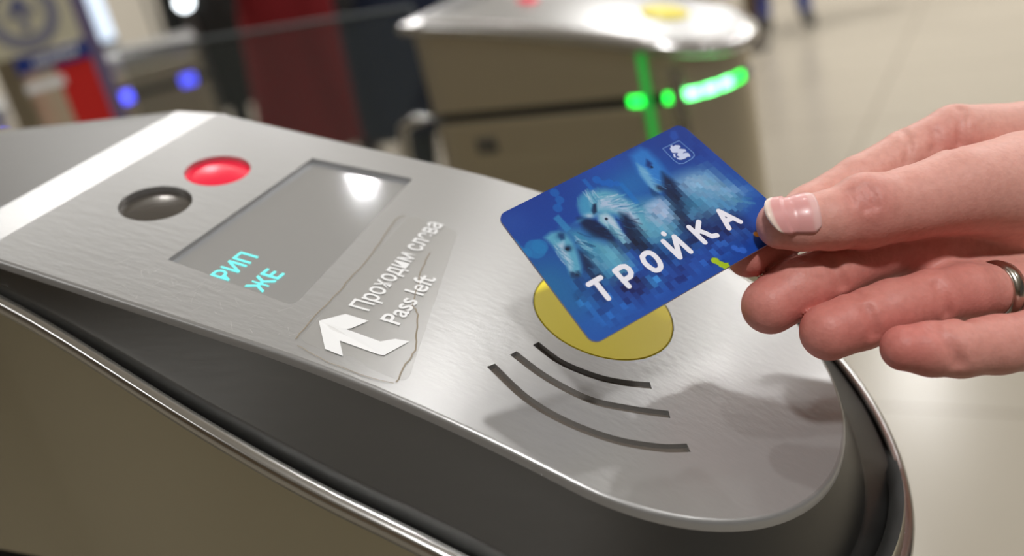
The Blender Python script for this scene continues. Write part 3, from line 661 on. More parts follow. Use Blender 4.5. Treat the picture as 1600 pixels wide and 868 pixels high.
def capsule(p, a, b, ra, rb):
    a, b = V3(a).astype(np.float32), V3(b).astype(np.float32); ba = b-a; pa = p-a; h = np.clip((pa@ba)/np.float32(ba@ba), 0, 1)
    return np.linalg.norm(pa-h[:, None]*ba, axis=1)-(ra+(rb-ra)*h)
def smin(a, b, k): h = np.clip(.5+.5*(b-a)/k, 0, 1); return b*(1-h)+a*h-k*h*(1-h)
CREASE = [  # (points, depth, width)
 ([(-0.0462, 0.3591, 1.0599), (-0.0443, 0.3550, 1.0570), (-0.0443, 0.3494, 1.0508)], .0010, .0011),
 ([(-0.0304, 0.3761, 1.0598), (-0.0288, 0.3680, 1.0568), (-0.0278, 0.3625, 1.0522)], .0012, .0013),
 ([(-0.0378, 0.3634, 1.0559), (-0.0360, 0.3593, 1.0530), (-0.0369, 0.3549, 1.0505)], .0008, .0014),
 ([(-0.0550, 0.3134, 1.0565), (-0.0526, 0.3110, 1.0539), (-0.0522, 0.3098, 1.0509)], .0008, .0010),
 ([(-0.0572, 0.3117, 1.0555), (-0.0551, 0.3093, 1.0534), (-0.0547, 0.3082, 1.0508)], .0006, .0009),
 ([(-0.0596, 0.3103, 1.0558), (-0.0579, 0.3076, 1.0534)], .0005, .0009),
 ([(-0.0546, 0.2931, 1.0240), (-0.0527, 0.2913, 1.0205), (-0.0526, 0.2911, 1.0161)], .0012, .0014),
 ([(-0.0360, 0.3114, 1.0228), (-0.0334, 0.3093, 1.0180), (-0.0324, 0.3085, 1.0127)], .0012, .0014),
 ([(-0.0338, 0.2867, 1.0216), (-0.0306, 0.2844, 1.0182), (-0.0282, 0.2846, 1.0105)], .0013, .0015),
 ([(-0.0671, 0.3082, 1.0338), (-0.0639, 0.3053, 1.0291), (-0.0626, 0.3062, 1.0217)], .0012, .0014),
]
def hand_sdf(p):
    p = p.astype(np.float32); tot = None
    parts = {}
    for k_, c_ in FING.items():
        d = None
        for (a, ra), (b, rb) in zip(c_[:-1], c_[1:]):
            e = capsule(p, a, b, ra, rb); d = e if d is None else smin(d, e, .002)
        parts[k_] = d
    palm = None
    for a, b, ra, rb in PALM:
        e = capsule(p, a, b, ra, rb); palm = e if palm is None else smin(palm, e, .010)
    # knuckle pad on the thumb joint and the finger pads
    bulge = capsule(p, (-0.0563, 0.3181, 1.0484), (-0.0529, 0.3205, 1.0464), .0098, .0098)
    parts['thumb'] = smin(parts['thumb'], bulge, .004)
    d4 = None
    for k_ in ('middle', 'ring', 'pinky', 'index'):
        d4 = parts[k_] if d4 is None else smin(d4, parts[k_], .0009)
    t4 = smin(d4, parts['thumb'], .0009)
    # web between thumb and index
    web = capsule(p, (-0.0006, 0.3961, 1.0279), (0.0076, 0.3991, 1.0086), .0130, .016)
    palm = smin(palm, web, .010)
    palm = smin(palm, capsule(p, (-0.0187, 0.3703, 1.0183), (0.0117, 0.3948, 0.9923), .0150, .019), .008)
    palm = smin(palm, capsule(p, (-0.0415, 0.3407, 1.0144), (0.0139, 0.3952, 0.9855), .0110, .015), .006)
    palm = smin(palm, capsule(p, (-0.0373, 0.3722, 1.0294), (0.0163, 0.4127, 1.0051), .0100, .013), .006)
    d = smin(t4, palm, .007)
    if CREASE:
        sel = np.abs(d) < .0035
        if sel.any():
            ps = p[sel]; ds = d[sel]
            for pts, dep, wd in CREASE:
                mid = np.mean(np.array(pts), 0).astype(np.float32); near = np.linalg.norm(ps-mid, axis=1) < .016
                if not near.any(): continue
                pn = ps[near]; q = None
                for a, b in zip(pts[:-1], pts[1:]):
                    e = capsule(pn, a, b, 0, 0); q = e if q is None else np.minimum(q, e)
                ds[near] += 1.9*dep*np.exp(-(np.maximum(q-.0003, 0)/(wd*1.1))**2)
            d[sel] = ds
    return d
def seat_creases():
    """lay every crease line on the skin"""
    lines = list(CREASE); CREASE.clear(); out = []; n_ = np.array(R.col[2])
    for pts, dep, wd in lines:
        q = []
        for a, b in zip(pts[:-1], pts[1:]):
            for k in range(4): q.append(V3(a)+(V3(b)-V3(a))*k/4)
        q.append(V3(pts[-1])); q = np.array(q)-n_*.02
        for it in range(60): q = q+n_*np.clip(hand_sdf(q), -.002, .004)[:, None]*.9
        out.append(([tuple(x) for x in q], dep, wd))
    CREASE.extend(out)
seat_creases()
def surface_nets(fn, lo, dims, vx):
    ax = [lo[i]+np.arange(dims[i])*vx for i in range(3)]
    G = np.empty(dims, np.float32)
    YY, ZZ = np.meshgrid(ax[1], ax[2], indexing='ij')
    for i0 in range(0, dims[0], 16):
        xs = ax[0][i0:i0+16]; q = np.stack([np.broadcast_to(xs[:, None, None], (len(xs),)+YY.shape), np.broadcast_to(YY, (len(xs),)+YY.shape), np.broadcast_to(ZZ, (len(xs),)+YY.shape)], -1).reshape(-1, 3)
        G[i0:i0+16] = fn(q).reshape(len(xs), *YY.shape)
    G[0] = G[-1] = 1; G[:, 0] = G[:, -1] = 1; G[:, :, 0] = G[:, :, -1] = 1
    neg = G < 0; c = np.zeros(np.array(dims)-1, int)
    for dx_ in (0, 1):
        for dy_ in (0, 1):
            for dz_ in (0, 1): c += neg[dx_:dims[0]-1+dx_, dy_:dims[1]-1+dy_, dz_:dims[2]-1+dz_]
    act = (c > 0) & (c < 8); idx = np.full(act.shape, -1); cells = np.argwhere(act); idx[act] = np.arange(len(cells))
    acc = np.zeros((len(cells), 3)); cnt = np.zeros(len(cells))
    cor = [(a, b, d) for a in (0, 1) for b in (0, 1) for d in (0, 1)]
    for a in cor:
        for ax_ in range(3):
            if a[ax_]: continue
            b = list(a); b[ax_] = 1
            ga = G[tuple((cells+a).T)]; gb = G[tuple((cells+b).T)]; m_ = (ga < 0) != (gb < 0); t_ = np.where(m_, ga/(ga-gb+1e-12), 0)
            p_ = np.array(a)+t_[:, None]*(np.array(b)-np.array(a)); acc += p_*m_[:, None]; cnt += m_
    V_ = lo+(cells+acc/cnt[:, None])*vx
    Fq = []
    for ax_ in range(3):
        o = [1, 1, 1]; o[ax_] = 0
        sl0 = [slice(o[i], dims[i]-1) for i in range(3)]; sl1 = list(sl0); sl1[ax_] = slice(1, dims[ax_]); sl0[ax_] = slice(0, dims[ax_]-1)
        a = neg[tuple(sl0)]; b = neg[tuple(sl1)]
        for flip, mk in ((False, a & ~b), (True, ~a & b)):
            e = np.argwhere(mk)+np.array([0 if i == ax_ else 1 for i in range(3)])
            u_, v_ = [(1, 2), (2, 0), (0, 1)][ax_]; q = []
            for du, dv in ((-1, -1), (0, -1), (0, 0), (-1, 0)):
                w_ = e.copy(); w_[:, u_] += du; w_[:, v_] += dv; q.append(idx[tuple(w_.T)])
            q = np.stack(q, 1); Fq.append(q[:, ::-1] if flip else q)
    return V_, np.concatenate(Fq)
HV, HF = surface_nets(hand_sdf, lo3, tuple(dims), VX)
# relax, then pull back on to the surface
nV = len(HV); E = np.concatenate([HF[:, [0, 1]], HF[:, [1, 2]], HF[:, [2, 3]], HF[:, [3, 0]]])
for it in range(2):
    a_ = np.zeros_like(HV); n_ = np.zeros(nV)
    for d_ in range(3): a_[:, d_] = np.bincount(E[:, 0], HV[E[:, 1], d_], nV)+np.bincount(E[:, 1], HV[E[:, 0], d_], nV)
    n_ = np.bincount(E[:, 0], minlength=nV)+np.bincount(E[:, 1], minlength=nV); HV = HV*.4+.6*a_/n_[:, None]
m_skin = mat('skin', srgb((222, 168, 148)), .5, 0, Subsurface_Weight=.14, Subsurface_Scale=.006, Specular_IOR_Level=.4)
P(m_skin).inputs['Subsurface Radius'].default_value = (1.0, .28, .16)
va = node(m_skin, 'ShaderNodeVertexColor', layer_name='tone'); nz = node(m_skin, 'ShaderNodeTexNoise', i_Scale=420, i_Detail=4); tc_ = node(m_skin, 'ShaderNodeTexCoord'); link(m_skin, tc_.outputs['Object'], nz.inputs['Vector'])
mx = node(m_skin, 'ShaderNodeMix', data_type='RGBA', blend_type='MULTIPLY'); mx.inputs[0].default_value = .35; link(m_skin, va.outputs[0], mx.inputs[6]); link(m_skin, nz.outputs['Color'], mx.inputs[7])
rpz = node(m_skin, 'ShaderNodeValToRGB'); rpz.color_ramp.elements[0].color = (.72, .62, .6, 1); rpz.color_ramp.elements[1].color = (1, 1, 1, 1); rpz.color_ramp.elements[0].position = .3; rpz.color_ramp.elements[1].position = .6
link(m_skin, nz.outputs[0], rpz.inputs[0]); link(m_skin, rpz.outputs[0], mx.inputs[7]); mx.inputs[0].default_value = .3; link(m_skin, mx.outputs[2], P(m_skin).inputs['Base Color'])
vo = node(m_skin, 'ShaderNodeTexVoronoi', i_Scale=900); bp = node(m_skin, 'ShaderNodeBump', i_Strength=.22, i_Distance=.0003); link(m_skin, tc_.outputs['Object'], vo.inputs['Vector']); link(m_skin, vo.outputs[0], bp.inputs['Height']); link(m_skin, bp.outputs[0], P(m_skin).inputs['Normal'])
me = bpy.data.meshes.new('person'); me.vertices.add(nV); me.vertices.foreach_set('co', HV.ravel()); me.loops.add(len(HF)*4); me.loops.foreach_set('vertex_index', HF.ravel().astype(np.int32))
me.polygons.add(len(HF)); me.polygons.foreach_set('loop_start', np.arange(len(HF), dtype=np.int32)*4); me.polygons.foreach_set('loop_total', np.full(len(HF), 4, np.int32)); me.update(calc_edges=True); me.validate()
me.polygons.foreach_set('use_smooth', [True]*len(me.polygons)); me.materials.append(m_skin)
hand = bpy.data.objects.new('person', me); C.objects.link(hand)
tag(hand, 'hand of a person with a ring, pinching the blue card', 'person')
base_c = lin((224, 168, 155)); red_c = lin((196, 96, 90)); tone = np.tile(base_c, (nV, 1))
for p_, r_, a_ in (((-0.0849, 0.2956, 1.0224), .012, .8), ((-0.0658, 0.2904, 1.0167), .012, .8), ((-0.0429, 0.2843, 1.0150), .012, .8), ((-0.0927, 0.3043, 1.0366), .011, .7), ((-0.0546, 0.3114, 1.0507), .009, .5), ((-0.0796, 0.3019, 1.0491), .010, .3), ((-0.0362, 0.3696, 1.0486), .01, .4),
                   ((-0.0298, 0.3171, 1.0116), .035, .5), ((-0.0578, 0.3096, 1.0176), .03, .4)):  # redder fingertips; the wide patches put lower-finger shading into the colour
    g_ = (a_*np.exp(-(np.linalg.norm(HV-V3(p_), axis=1)/r_)**2))[:, None]; tone = tone*(1-g_)+red_c*g_
ca = me.color_attributes.new('tone', 'FLOAT_COLOR', 'POINT'); t4_ = np.ones((nV, 4)); t4_[:, :3] = tone; ca.data.foreach_set('color', t4_.ravel().astype(np.float32))
# finger nails, seated on the skin
camf = np.array(R.col[2]); camd = np.array(R.col[1])
def nail(name, tip, back, nrm, length, half_deg, parent, start=.002, lift=.00035, m_=None):
    tip, back, nrm = V3(tip), V3(back), V3(nrm); ax_ = back-tip; ax_ /= np.linalg.norm(ax_); nrm = nrm-ax_*(nrm@ax_); nrm /= np.linalg.norm(nrm); side = np.cross(ax_, nrm)
    NI, NJ = 22, 18; P_ = []
    for i in range(NI+1):
        sh = 1-.12*max(0, (.3-i/NI)/.3)**2-.25*max(0, (i/NI-.8)/.2)**2
        for j in range(NJ+1):
            th = math.radians(half_deg)*(2*j/NJ-1)*sh; dv = nrm*math.cos(th)+side*math.sin(th); s0_ = start+.0036*abs(2*j/NJ-1)**2.2; o_ = tip+ax_*(s0_+(length-s0_)*i/NI)
            P_.append((o_, dv))
    O_ = np.array([a for a, b in P_]); D_ = np.array([b for a, b in P_]); r_ = np.full(len(O_), .004)
    for it in range(14): r_ = r_+np.maximum(-hand_sdf(O_+D_*r_[:, None]), -.002)
    r_ = r_.reshape(NI+1, NJ+1); col = np.median(r_[NI//2:], axis=0)
    for i in range(NI+1): r_[i] = np.maximum(r_[i], col*(.955 if i < NI/3 else .9))
    r_ = (r_+lift).ravel(); q = O_+D_*r_[:, None]; q2 = O_+D_*(r_-.0012)[:, None]
    n_ = NJ+1; f_ = [[i*n_+j, i*n_+j+1, (i+1)*n_+j+1, (i+1)*n_+j] for i in range(NI) for j in range(NJ)]
    K = len(q); ed = [i for i in range(n_)]+[i*n_+NJ for i in range(1, NI+1)]+[NI*n_+j for j in range(NJ-1, -1, -1)]+[i*n_ for i in range(NI-1, 0, -1)]
    f2 = [[ed[k], ed[(k+1) % len(ed)], K+ed[(k+1) % len(ed)], K+ed[k]] for k in range(len(ed))]
    o_ = mesh(name, list(q)+list(q2), f_+f2, m_nail, parent, True)
    cc = o_.data.color_attributes.new('nail_tone', 'FLOAT_COLOR', 'POINT'); a4 = np.ones((2*K, 4))
    for i in range(NI+1):
        for j in range(NJ+1):
            fr = .8*(1-sstep(1.6, 3.0, i))
            lun = sstep(NI-4.5, NI-2.5, i+.0*(j)); c_ = np.array(lin((222, 160, 158)))*(1-fr)+np.array(lin((242, 228, 214)))*fr; c_ = c_*(1-.45*lun)+np.array(lin((240, 210, 205)))*.45*lun
            a4[i*n_+j, :3] = c_; a4[K+i*n_+j, :3] = c_
    cc.data.foreach_set('color', a4.ravel().astype(np.float32))
    bmx = recalc(o_); return o_
m_nail = mat('nail', (.8, .6, .58), .34, 0, Subsurface_Weight=.1, Subsurface_Scale=.002, Coat_Weight=.1); nv = node(m_nail, 'ShaderNodeVertexColor', layer_name='nail_tone'); link(m_nail, nv.outputs[0], P(m_nail).inputs['Base Color'])
nail('thumbnail', (-0.0804, 0.3021, 1.0491), (-0.0657, 0.3108, 1.0463), -camf*.87-camd*.46, .0102, 50, hand, start=-.0066)
nail('fingernail', FING['middle'][0][0], FING['middle'][1][0], camf*.95-camd*.3, .010, 40, hand, start=-.0030)
nail('fingernail', FING['ring'][0][0], FING['ring'][1][0], camf*.95-camd*.3, .010, 40, hand, start=-.0030)
nail('fingernail', FING['pinky'][0][0], FING['pinky'][1][0], camf*.95-camd*.3, .008, 38, hand, start=-.0020)
nail('fingernail', FING['index'][0][0], FING['index'][1][0], camf*.9+camd*.2, .010, 40, hand, start=-.0030)
# ring on the fourth finger
rc_ = Vector((-0.0204, 0.3372, 1.0073)); ra_ = (Vector((-0.0160, 0.3435, 1.0046))-Vector((-0.0285, 0.3269, 1.0119))).normalized(); a1 = ra_.cross(Vector((0, 0, 1))).normalized(); a2 = ra_.cross(a1)
mr = MB(); rgs = []
for dz, dr in ((-.0026, .0002), (-.0024, .0012), (0, .0016), (.0024, .0012), (.0026, .0002), (.0026, -.0012), (-.0026, -.0012), (-.0026, .0002)):
    rgs.append([rc_+ra_*dz+(a1*math.cos(q)+a2*math.sin(q))*(.0088+dr) for q in [2*math.pi*k/40 for k in range(40)]])
mr.loft(rgs).build('finger_ring', mat('ring_metal', (.55, .50, .44), .22, 1), hand)['label'] = 'dull silver ring'
m_sleeve = bump(vary(mat('dark_knit_sleeve', (.035, .037, .045), .9), 200, .4), 400, .5, .001)
w0 = (V3((0.1046, 0.4771, 0.9483))); w1 = V3((0.2650, 0.5998, 0.8781)); rgs = []
axv = Vector(w1-w0).normalized(); b1 = axv.cross(Vector((0, 0, 1))).normalized(); b2 = axv.cross(b1)
for t_, r_ in ((0, .026), (0, .036), (.004, .038), (.02, .037), (.05, .039), (.1, .042), (.2, .05), (.34, .056), (.345, .03), (.345, .002)):
    rgs.append([Vector(w0)+axv*t_+(b1*math.cos(q)+b2*math.sin(q))*r_*(1+.03*math.sin(5*q+t_*60)) for q in [2*math.pi*k/32 for k in range(32)]])
MB().loft(rgs).build('sleeve', m_sleeve, hand)

# ------------------------------------------------------------------ second ticket gate, behind the passage
m_body2 = steel('brushed_steel_far_gate', (.60, .55, .44), .42, (1, 1, .05), strength=.1)
def gate_cabinet(name, label, x0, x1, y0, y1, ztop, zfront, zslot, nose=True, led=None, slotx=None, mats=(m_body2, m_cover, m_trim)):
    """cabinet along x, level top falling to a rounded nose at x1"""
    g = empty(name, ((x0+x1)/2, (y0+y1)/2, 0)); tag(g, label, 'ticket gate')
    yc = (y0+y1)/2; r = (y1-y0)/2; n = 20
    def plan(off=0, ins=0):
        pts = [(x0-off, y0-off)]+[(x0+(x1-r-x0)*i/12, y0-off) for i in range(1, 12)]
        pts += [((x1-r)+(r+off)*math.cos(a), yc+(r+off)*math.sin(a)) for a in [-math.pi/2+math.pi*i/n for i in range(n+1)]]
        pts += [(x0+(x1-r-x0)*i/12, y1+off) for i in range(11, 0, -1)]+[(x0-off, y1+off)]
        return pts
    def zt(x): t_ = min(1, max(0, (x-x0)/(x1-x0))); return ztop+(zfront-ztop)*(t_*.55+.45*t_*t_)
    body = MB(); pb = plan()
    body.loft([[Vector((x, y, 0)) for x, y in pb], [Vector((x, y, zslot-.006)) for x, y in pb]])
    body.loft([[Vector((x, y, zslot+.006)) for x, y in pb], [Vector((x, y, zt(x)-.012)) for x, y in pb]])
    body.build('cabinet', mats[0], g)
    MB().loft([[Vector((x, y, zslot-.006)) for x, y in pb], [Vector((x, y, zslot-.006)) for x, y in plan(-.006)], [Vector((x, y, zslot+.006)) for x, y in plan(-.006)], [Vector((x, y, zslot+.006)) for x, y in pb]]).build('light_slot', m_black, g)
    tp = MB(); rg = []
    for off, dz in ((0, -.016), (.008, -.016), (.012, -.011), (.012, -.004), (.007, -.001), (0, .0005), (-.02, .002), (-.045, .003)):
        rg.append([Vector((x, y, zt(x)+dz)) for x, y in plan(off)])
    tp.loft(rg[:6]); 
    tp.build('top_rim', mats[2], g)
    t2 = MB(); rr_ = rg[5:]
    cx0 = [Vector((min(max(p.x, x0+.05), x1-r), yc, 0)) for p in rg[-1]]
    for c_ in cx0: c_.z = zt(c_.x)+.004
    t2.loft(rr_+[cx0]); t2.build('top_cover', mats[1], g)
    if led:
        a0, a1, nseg, mm, mc = led
        for i in range(nseg):
            if i == 1: continue
            q = a0+(a1-a0)*(i+.5)/nseg; dq = abs(a1-a0)/nseg*.42; L_ = MB(); rr2 = []
            for zz, o_ in ((-.005, -.003), (-.0045, .001), (.0045, .001), (.005, -.003)):
                rr2.append([Vector(((x1-r)+(r+o_)*math.cos(math.radians(a)), yc+(r+o_)*math.sin(math.radians(a)), zslot+zz)) for a in np.linspace(q-dq, q+dq, 5)])
            L_.loft(rr2, closed=False); L_.build('indicator_light', mc if i in (3, 4, 5) else mm, g)
    return g
g2 = gate_cabinet('ticket_gate', 'brushed steel ticket gate across the passage with a green light strip on its nose', -.655, -.300, 1.0, 1.17, 1.012, .938, .893, led=(-108, -12, 7, m_green, m_greenw))
def z2(x): t_ = (x+.655)/.355; return 1.012+(-.074)*(t_*.55+.45*t_*t_)
def patch_disc(cx, cy, r, name, m, g, zf, up=.004, h=.003):
    mb = MB(); rg = [[Vector((cx+r*q*math.cos(a), cy+r*q*math.sin(a), zf(cx+r*q*math.cos(a))+up+dz)) for a in [2*math.pi*k/24 for k in range(24)]] for q, dz in ((1, -.006), (1, h*.6), (.9, h), (.01, h))]
    mb.loft(rg).build(name, m, g)
patch_disc(-.385, 1.085, .026, 'card_pad', m_yellow, g2, z2)
patch_disc(-.545, 1.085, .012, 'signal_lens', m_red, g2, z2)
# door panel and lock on its side
MB().box((-.634, .9965, .60), (-.395, 1.0, .884)).box((-.629, .9955, .605), (-.400, .9967, .838)).build('service_door', m_body2, g2)
MB().box((-.604, .9935, .849), (-.578, .9968, .868), .001).build('lock_plate', m_top, g2)
MB().box((-.3905, .9945, .10), (-.3835, .9998, .955)).build('corner_strip', mat('green_strip', (.02, .30, .05), .3, 0, Emission_Color=(.02, .5, .06, 1), Emission_Strength=.5), g2)['label'] = 'thin green lit strip'
MB().box((-.36, .994, .02), (-.345, .9998, .925)).build('corner_strip', m_trim, g2)
# glass flap, its post and the white rail
m_glass = mat('flap_glass', (.10, .12, .12), .04, 0, Alpha=.22)
gf = empty('glass_flap', (-.83, 1.1, 0)); tag(gf, 'clear glass flap with pale rim before the walking people', 'glass barrier')
MB().box((-1.22, 1.084, .35), (-.705, 1.092, 1.012), .001).build('glass_pane', m_glass, gf)
mf = MB(); mf.tube([(-1.22, 1.088, 1.013), (-.705, 1.088, 1.013)], .0026).tube([(-.705, 1.088, 1.013), (-.705, 1.088, .35)], .0026); mf.build('glass_rim', mat('glass_edge', (.10, .12, .13), .5), gf)
MB().box((-1.22, 1.05, 0), (-.69, 1.12, .35), .01).build('flap_housing', m_body2, gf)
rl = empty('guide_rail', (-.72, 1.04, 0)); tag(rl, 'short pale hand rail with a red and white end beside the far gate', 'rail')
MB().tube([(-.668, 1.03, .888), (-.70, 1.03, .888), (-.722, 1.03, .880), (-.73, 1.03, .85), (-.73, 1.03, 0)], .007).build('rail_tube', m_trim, rl)
for k in range(4): MB().tube([(-.745, 1.02, .842+k*-.022), (-.741, 1.02, .842-k*.022-.020)], .008).build('striped_sleeve', [mat('red_paint', (.6, .06, .04), .5), m_white][(k+1) % 2], rl)

# ------------------------------------------------------------------ gates further off
def simple_gate(label, cx, cy, ang, L, Wd, zt, zs, ledm, ledx, parts=True, mcol=m_body2, led_h=.012, name='ticket_gate', cat='ticket gate'):
    g = empty(name, (cx, cy, 0), 0); tag(g, label, cat)
    ca_, sa_ = math.cos(ang), math.sin(ang)
    def T(o):
        for v_ in o.data.vertices: x, y, z = v_.co; v_.co = (cx+x*ca_-y*sa_, cy+x*sa_+y*ca_, z)
        return o
    T(MB().box((-L/2, -Wd/2, .10), (L/2, Wd/2, zt-.03), .012).build('cabinet', mcol, g))
    T(MB().box((-L/2+.02, -Wd/2+.02, 0), (L/2-.02, Wd/2-.02, .10)).build('plinth', m_top, g))
    T(MB().box((-L/2-.008, -Wd/2-.008, zt-.03), (L/2+.008, Wd/2+.008, zt), .01).build('top_cover', m_cover, g))
    T(MB().box((-L/2-.002, -Wd/2-.003, zs-.008), (L/2+.002, -Wd/2+.004, zs+.008)).build('light_slot', m_dark, g))
    for lx, lw in ledx: T(MB().box((lx-lw/2, -Wd/2-.008, zs-led_h), (lx+lw/2, -Wd/2-.002, zs+led_h), .003).build('indicator_light', ledm, g))
    return g
# boxes face the camera: direction angles follow the passage row
A1 = math.radians(43)
pL = (-1.949, 1.721, 0.820); pR = (-1.856, 1.821, 0.809)
pM = (-1.910, 1.765, 0.816); A2 = math.radians(46)
simple_gate('grey steel gate cabinet with two small blue lights, left of the person in black', pM[0]-.1*math.sin(A2), pM[1]+.1*math.cos(A2), A2, .25, .20, .905, .812, m_blue, [(-.090, .075), (.082, .034)])
simple_gate('dim steel cabinet with a tall blue light, at the left edge of the photo', -2.04, 1.36, math.radians(53), .16, .2, .90, .80, m_blue, [(.055, .034)], led_h=.05)
g3 = simple_gate('far ticket gate cabinet on the pale floor beside the blue jeans', -1.98, 5.55, .09, .62, .3, .95, .28, m_dark, [], mcol=mat('beige_far_cabinet', srgb((150, 132, 104)), .45, .3))
post = empty('barrier_post', (-1.296, 4.833, 0.000)); tag(post, 'brown upright barrier post by the left shoe of the person in jeans', 'post')
q0 = Vector((-1.296, 4.833, 0.000)); MB().tube([q0, q0+Vector((0, 0, 1.0))], .035, 16).build('post_tube', mat('brown_post', srgb((96, 78, 56)), .4, .3), post); MB().tube([q0, q0+Vector((0, 0, .02))], .07, 20).build('post_base', m_top, post)
gl = empty('signal_lamp', (-0.560, 1.658, 0.847)); tag(gl, 'small round green signal lamp glowing behind the far gate nose', 'lamp')
q0 = Vector((-0.560, 1.658, 0.847)); bmq = bmesh.new(); bmesh.ops.create_uvsphere(bmq, u_segments=20, v_segments=12, radius=.0085, matrix=Matrix.Translation(q0)); mq = MB(); mq.addbm(bmq, True); mq.build('lamp_dome', m_greenw, gl)
MB().tube([q0-Vector((0, 0, .008)), (q0.x, q0.y, 0)], .008, 12).build('lamp_post', m_top, gl)

# ------------------------------------------------------------------ information stand at the left
SD = 1.75
sa = empty('information_stand', Vector((-1.409, 1.120, 0.996))*1.0); sa.location.z = 0; tag(sa, 'cream stand with round arrow sign, blue label and red panel', 'sign')
fdir = Vector((-.79, .61, 0)); sdir = Vector((.61, .79, 0)); o0 = fdir*SD+sdir*.036
m_cream = mat('cream_board', srgb((205, 200, 176)), .5); m_ringg = mat('grey_print', srgb((132, 132, 148)), .5); m_navy = mat('navy_print', srgb((20, 50, 130)), .5); m_redp = mat('red_panel', srgb((205, 32, 28)), .45)
def sp_(px, py, off=0.):     # placed on the stand's own upright plane
    return px, py
def on_stand(p, off=0.):
    return Vector(p)-fdir*off
def stand_poly(pts, off, name, m, th=.006):
    mb = MB(); v = [on_stand(p, off) for p in pts]; b = [on_stand(p, off-th) for p in pts]; n = len(v)
    mb.add(v, [list(range(n))]); mb.add(b, [list(range(n))[::-1]]); mb.loft([b, v], sm=False); o = mb.build(name, m, sa); return recalc(o)
def sc_(s, z): return o0+sdir*s+Vector((0, 0, z))       # s metres to the right along the stand, z up
SX0, SX1 = -.115, .045
stand_poly([sc_(SX0, 1.035), sc_(SX1, 1.035), sc_(SX1, 1.30), sc_(SX0, 1.30)], 0, 'sign_board', m_cream)
rc0 = (-.026, 1.093)
def annulus(c, r0, r1, off, name, m):
    mb = MB(); n = 40; a = [on_stand(sc_(c[0]+r1*math.cos(2*math.pi*k/n), c[1]+r1*math.sin(2*math.pi*k/n)), off) for k in range(n)]; b = [on_stand(sc_(c[0]+r0*math.cos(2*math.pi*k/n), c[1]+r0*math.sin(2*math.pi*k/n)), off) for k in range(n)]
    mb.loft([a, b], sm=False); return mb.build(name, m, sa)
annulus(rc0, .034, .053, .002, 'sign_ring', m_ringg)
stand_poly([sc_(rc0[0]+x, rc0[1]+z) for x, z in ((-.006, -.028), (.006, -.028), (.006, 0), (.020, -.006), (.020, .004), (0, .024), (-.020, .004), (-.020, -.006), (-.006, 0))], .003, 'sign_arrow', m_ringg, .002)
stand_poly([sc_(rc0[0]+x, rc0[1]+z) for x, z in ((-.009, .010), (.009, .010), (.006, .022), (-.006, .022))], .005, 'arrow_tip', m_navy, .002)
stand_poly([sc_(-.062, 1.008), sc_(.048, 1.008), sc_(.048, 1.033), sc_(-.062, 1.033)], .004, 'blue_label', m_navy)
for k in range(9): stand_poly([sc_(-.036+k*.0075, 1.017), sc_(-.031+k*.0075, 1.017), sc_(-.031+k*.0075, 1.024+.002*(k % 3)), sc_(-.036+k*.0075, 1.024+.002*(k % 3))], .006, 'label_letter', m_white, .001)
stand_poly([sc_(-.010, .55), sc_(.046, .55), sc_(.046, 1.008), sc_(-.010, 1.008)], .0, 'red_panel', m_redp)
stand_poly([sc_(-.060, .978), sc_(-.002, .978), sc_(-.002, .992), sc_(-.060, .992)], .006, 'white_band', m_white)
MB().box((o0.x-.12, o0.y-.03, 0), (o0.x-.06, o0.y+.06, 1.2), .01).build('stand_post', m_body2, sa)
pv_ = empty('glass_pylon', (fdir*2.0+sdir*.115)); tag(pv_, 'narrow violet tinted glass pylon right of the cream information stand', 'glass pylon')
pc = fdir*2.0+sdir*.100
m_vio = mat('violet_glass', srgb((122, 114, 150)), .25, .1); vary(m_vio, 3, .3)
mbp = MB(); rg = [[pc+sdir*a+fdir*b+Vector((0, 0, z)) for a, b in ((-.018, -.012), (.018, -.012), (.018, .012), (-.018, .012))] for z in (0, 1.115)]; mbp.loft(rg, cap=True, sm=False); mbp.build('tinted_panel', m_vio, pv_)
mbp = MB(); rg = [[pc+sdir*a+fdir*b+Vector((0, 0, z)) for a, b in ((-.026, -.016), (.026, -.016), (.026, .016), (-.026, .016))] for z in (1.115, 1.13)]; mbp.loft(rg, cap=True, sm=False); mbp.build('pylon_cap', m_top, pv_)
wl = empty('wall_lamp', (-3.217, 3.288, 0.837)); tag(wl, 'bright round white lamp against the pale wall, left of the person in black', 'lamp')
q0 = Vector((-3.217, 3.288, 0.837)); bmq = bmesh.new(); bmesh.ops.create_uvsphere(bmq, u_segments=20, v_segments=12, radius=.032, matrix=Matrix.Translation(q0)); mq = MB(); mq.addbm(bmq, True); mq.build('globe', m_lamp, wl)
MB().tube([q0-Vector((0, 0, .03)), (q0.x, q0.y, 0)], .015, 12).build('lamp_post', m_top, wl)
tl = empty('reflection_streak', (-3.424, 3.071, 0.896)); tag(tl, 'upright pale blue reflection of a lamp, shaped as a glowing tube beyond the violet pylon', 'lamp')
q1 = Vector((-3.447, 3.046, 0.769)); MB().tube([q1, q1+Vector((0, 0, .6))], .028, 14).build('glowing_streak', mat('cool_reflection', (.8, .9, 1), .3, 0, Emission_Color=(.62, .78, 1, 1), Emission_Strength=1.1), tl)  # added glowing tube, stands in for the pale blue reflection of a lamp
MB().tube([(q1.x, q1.y, 0), q1], .03, 14).build('streak_foot', m_top, tl)

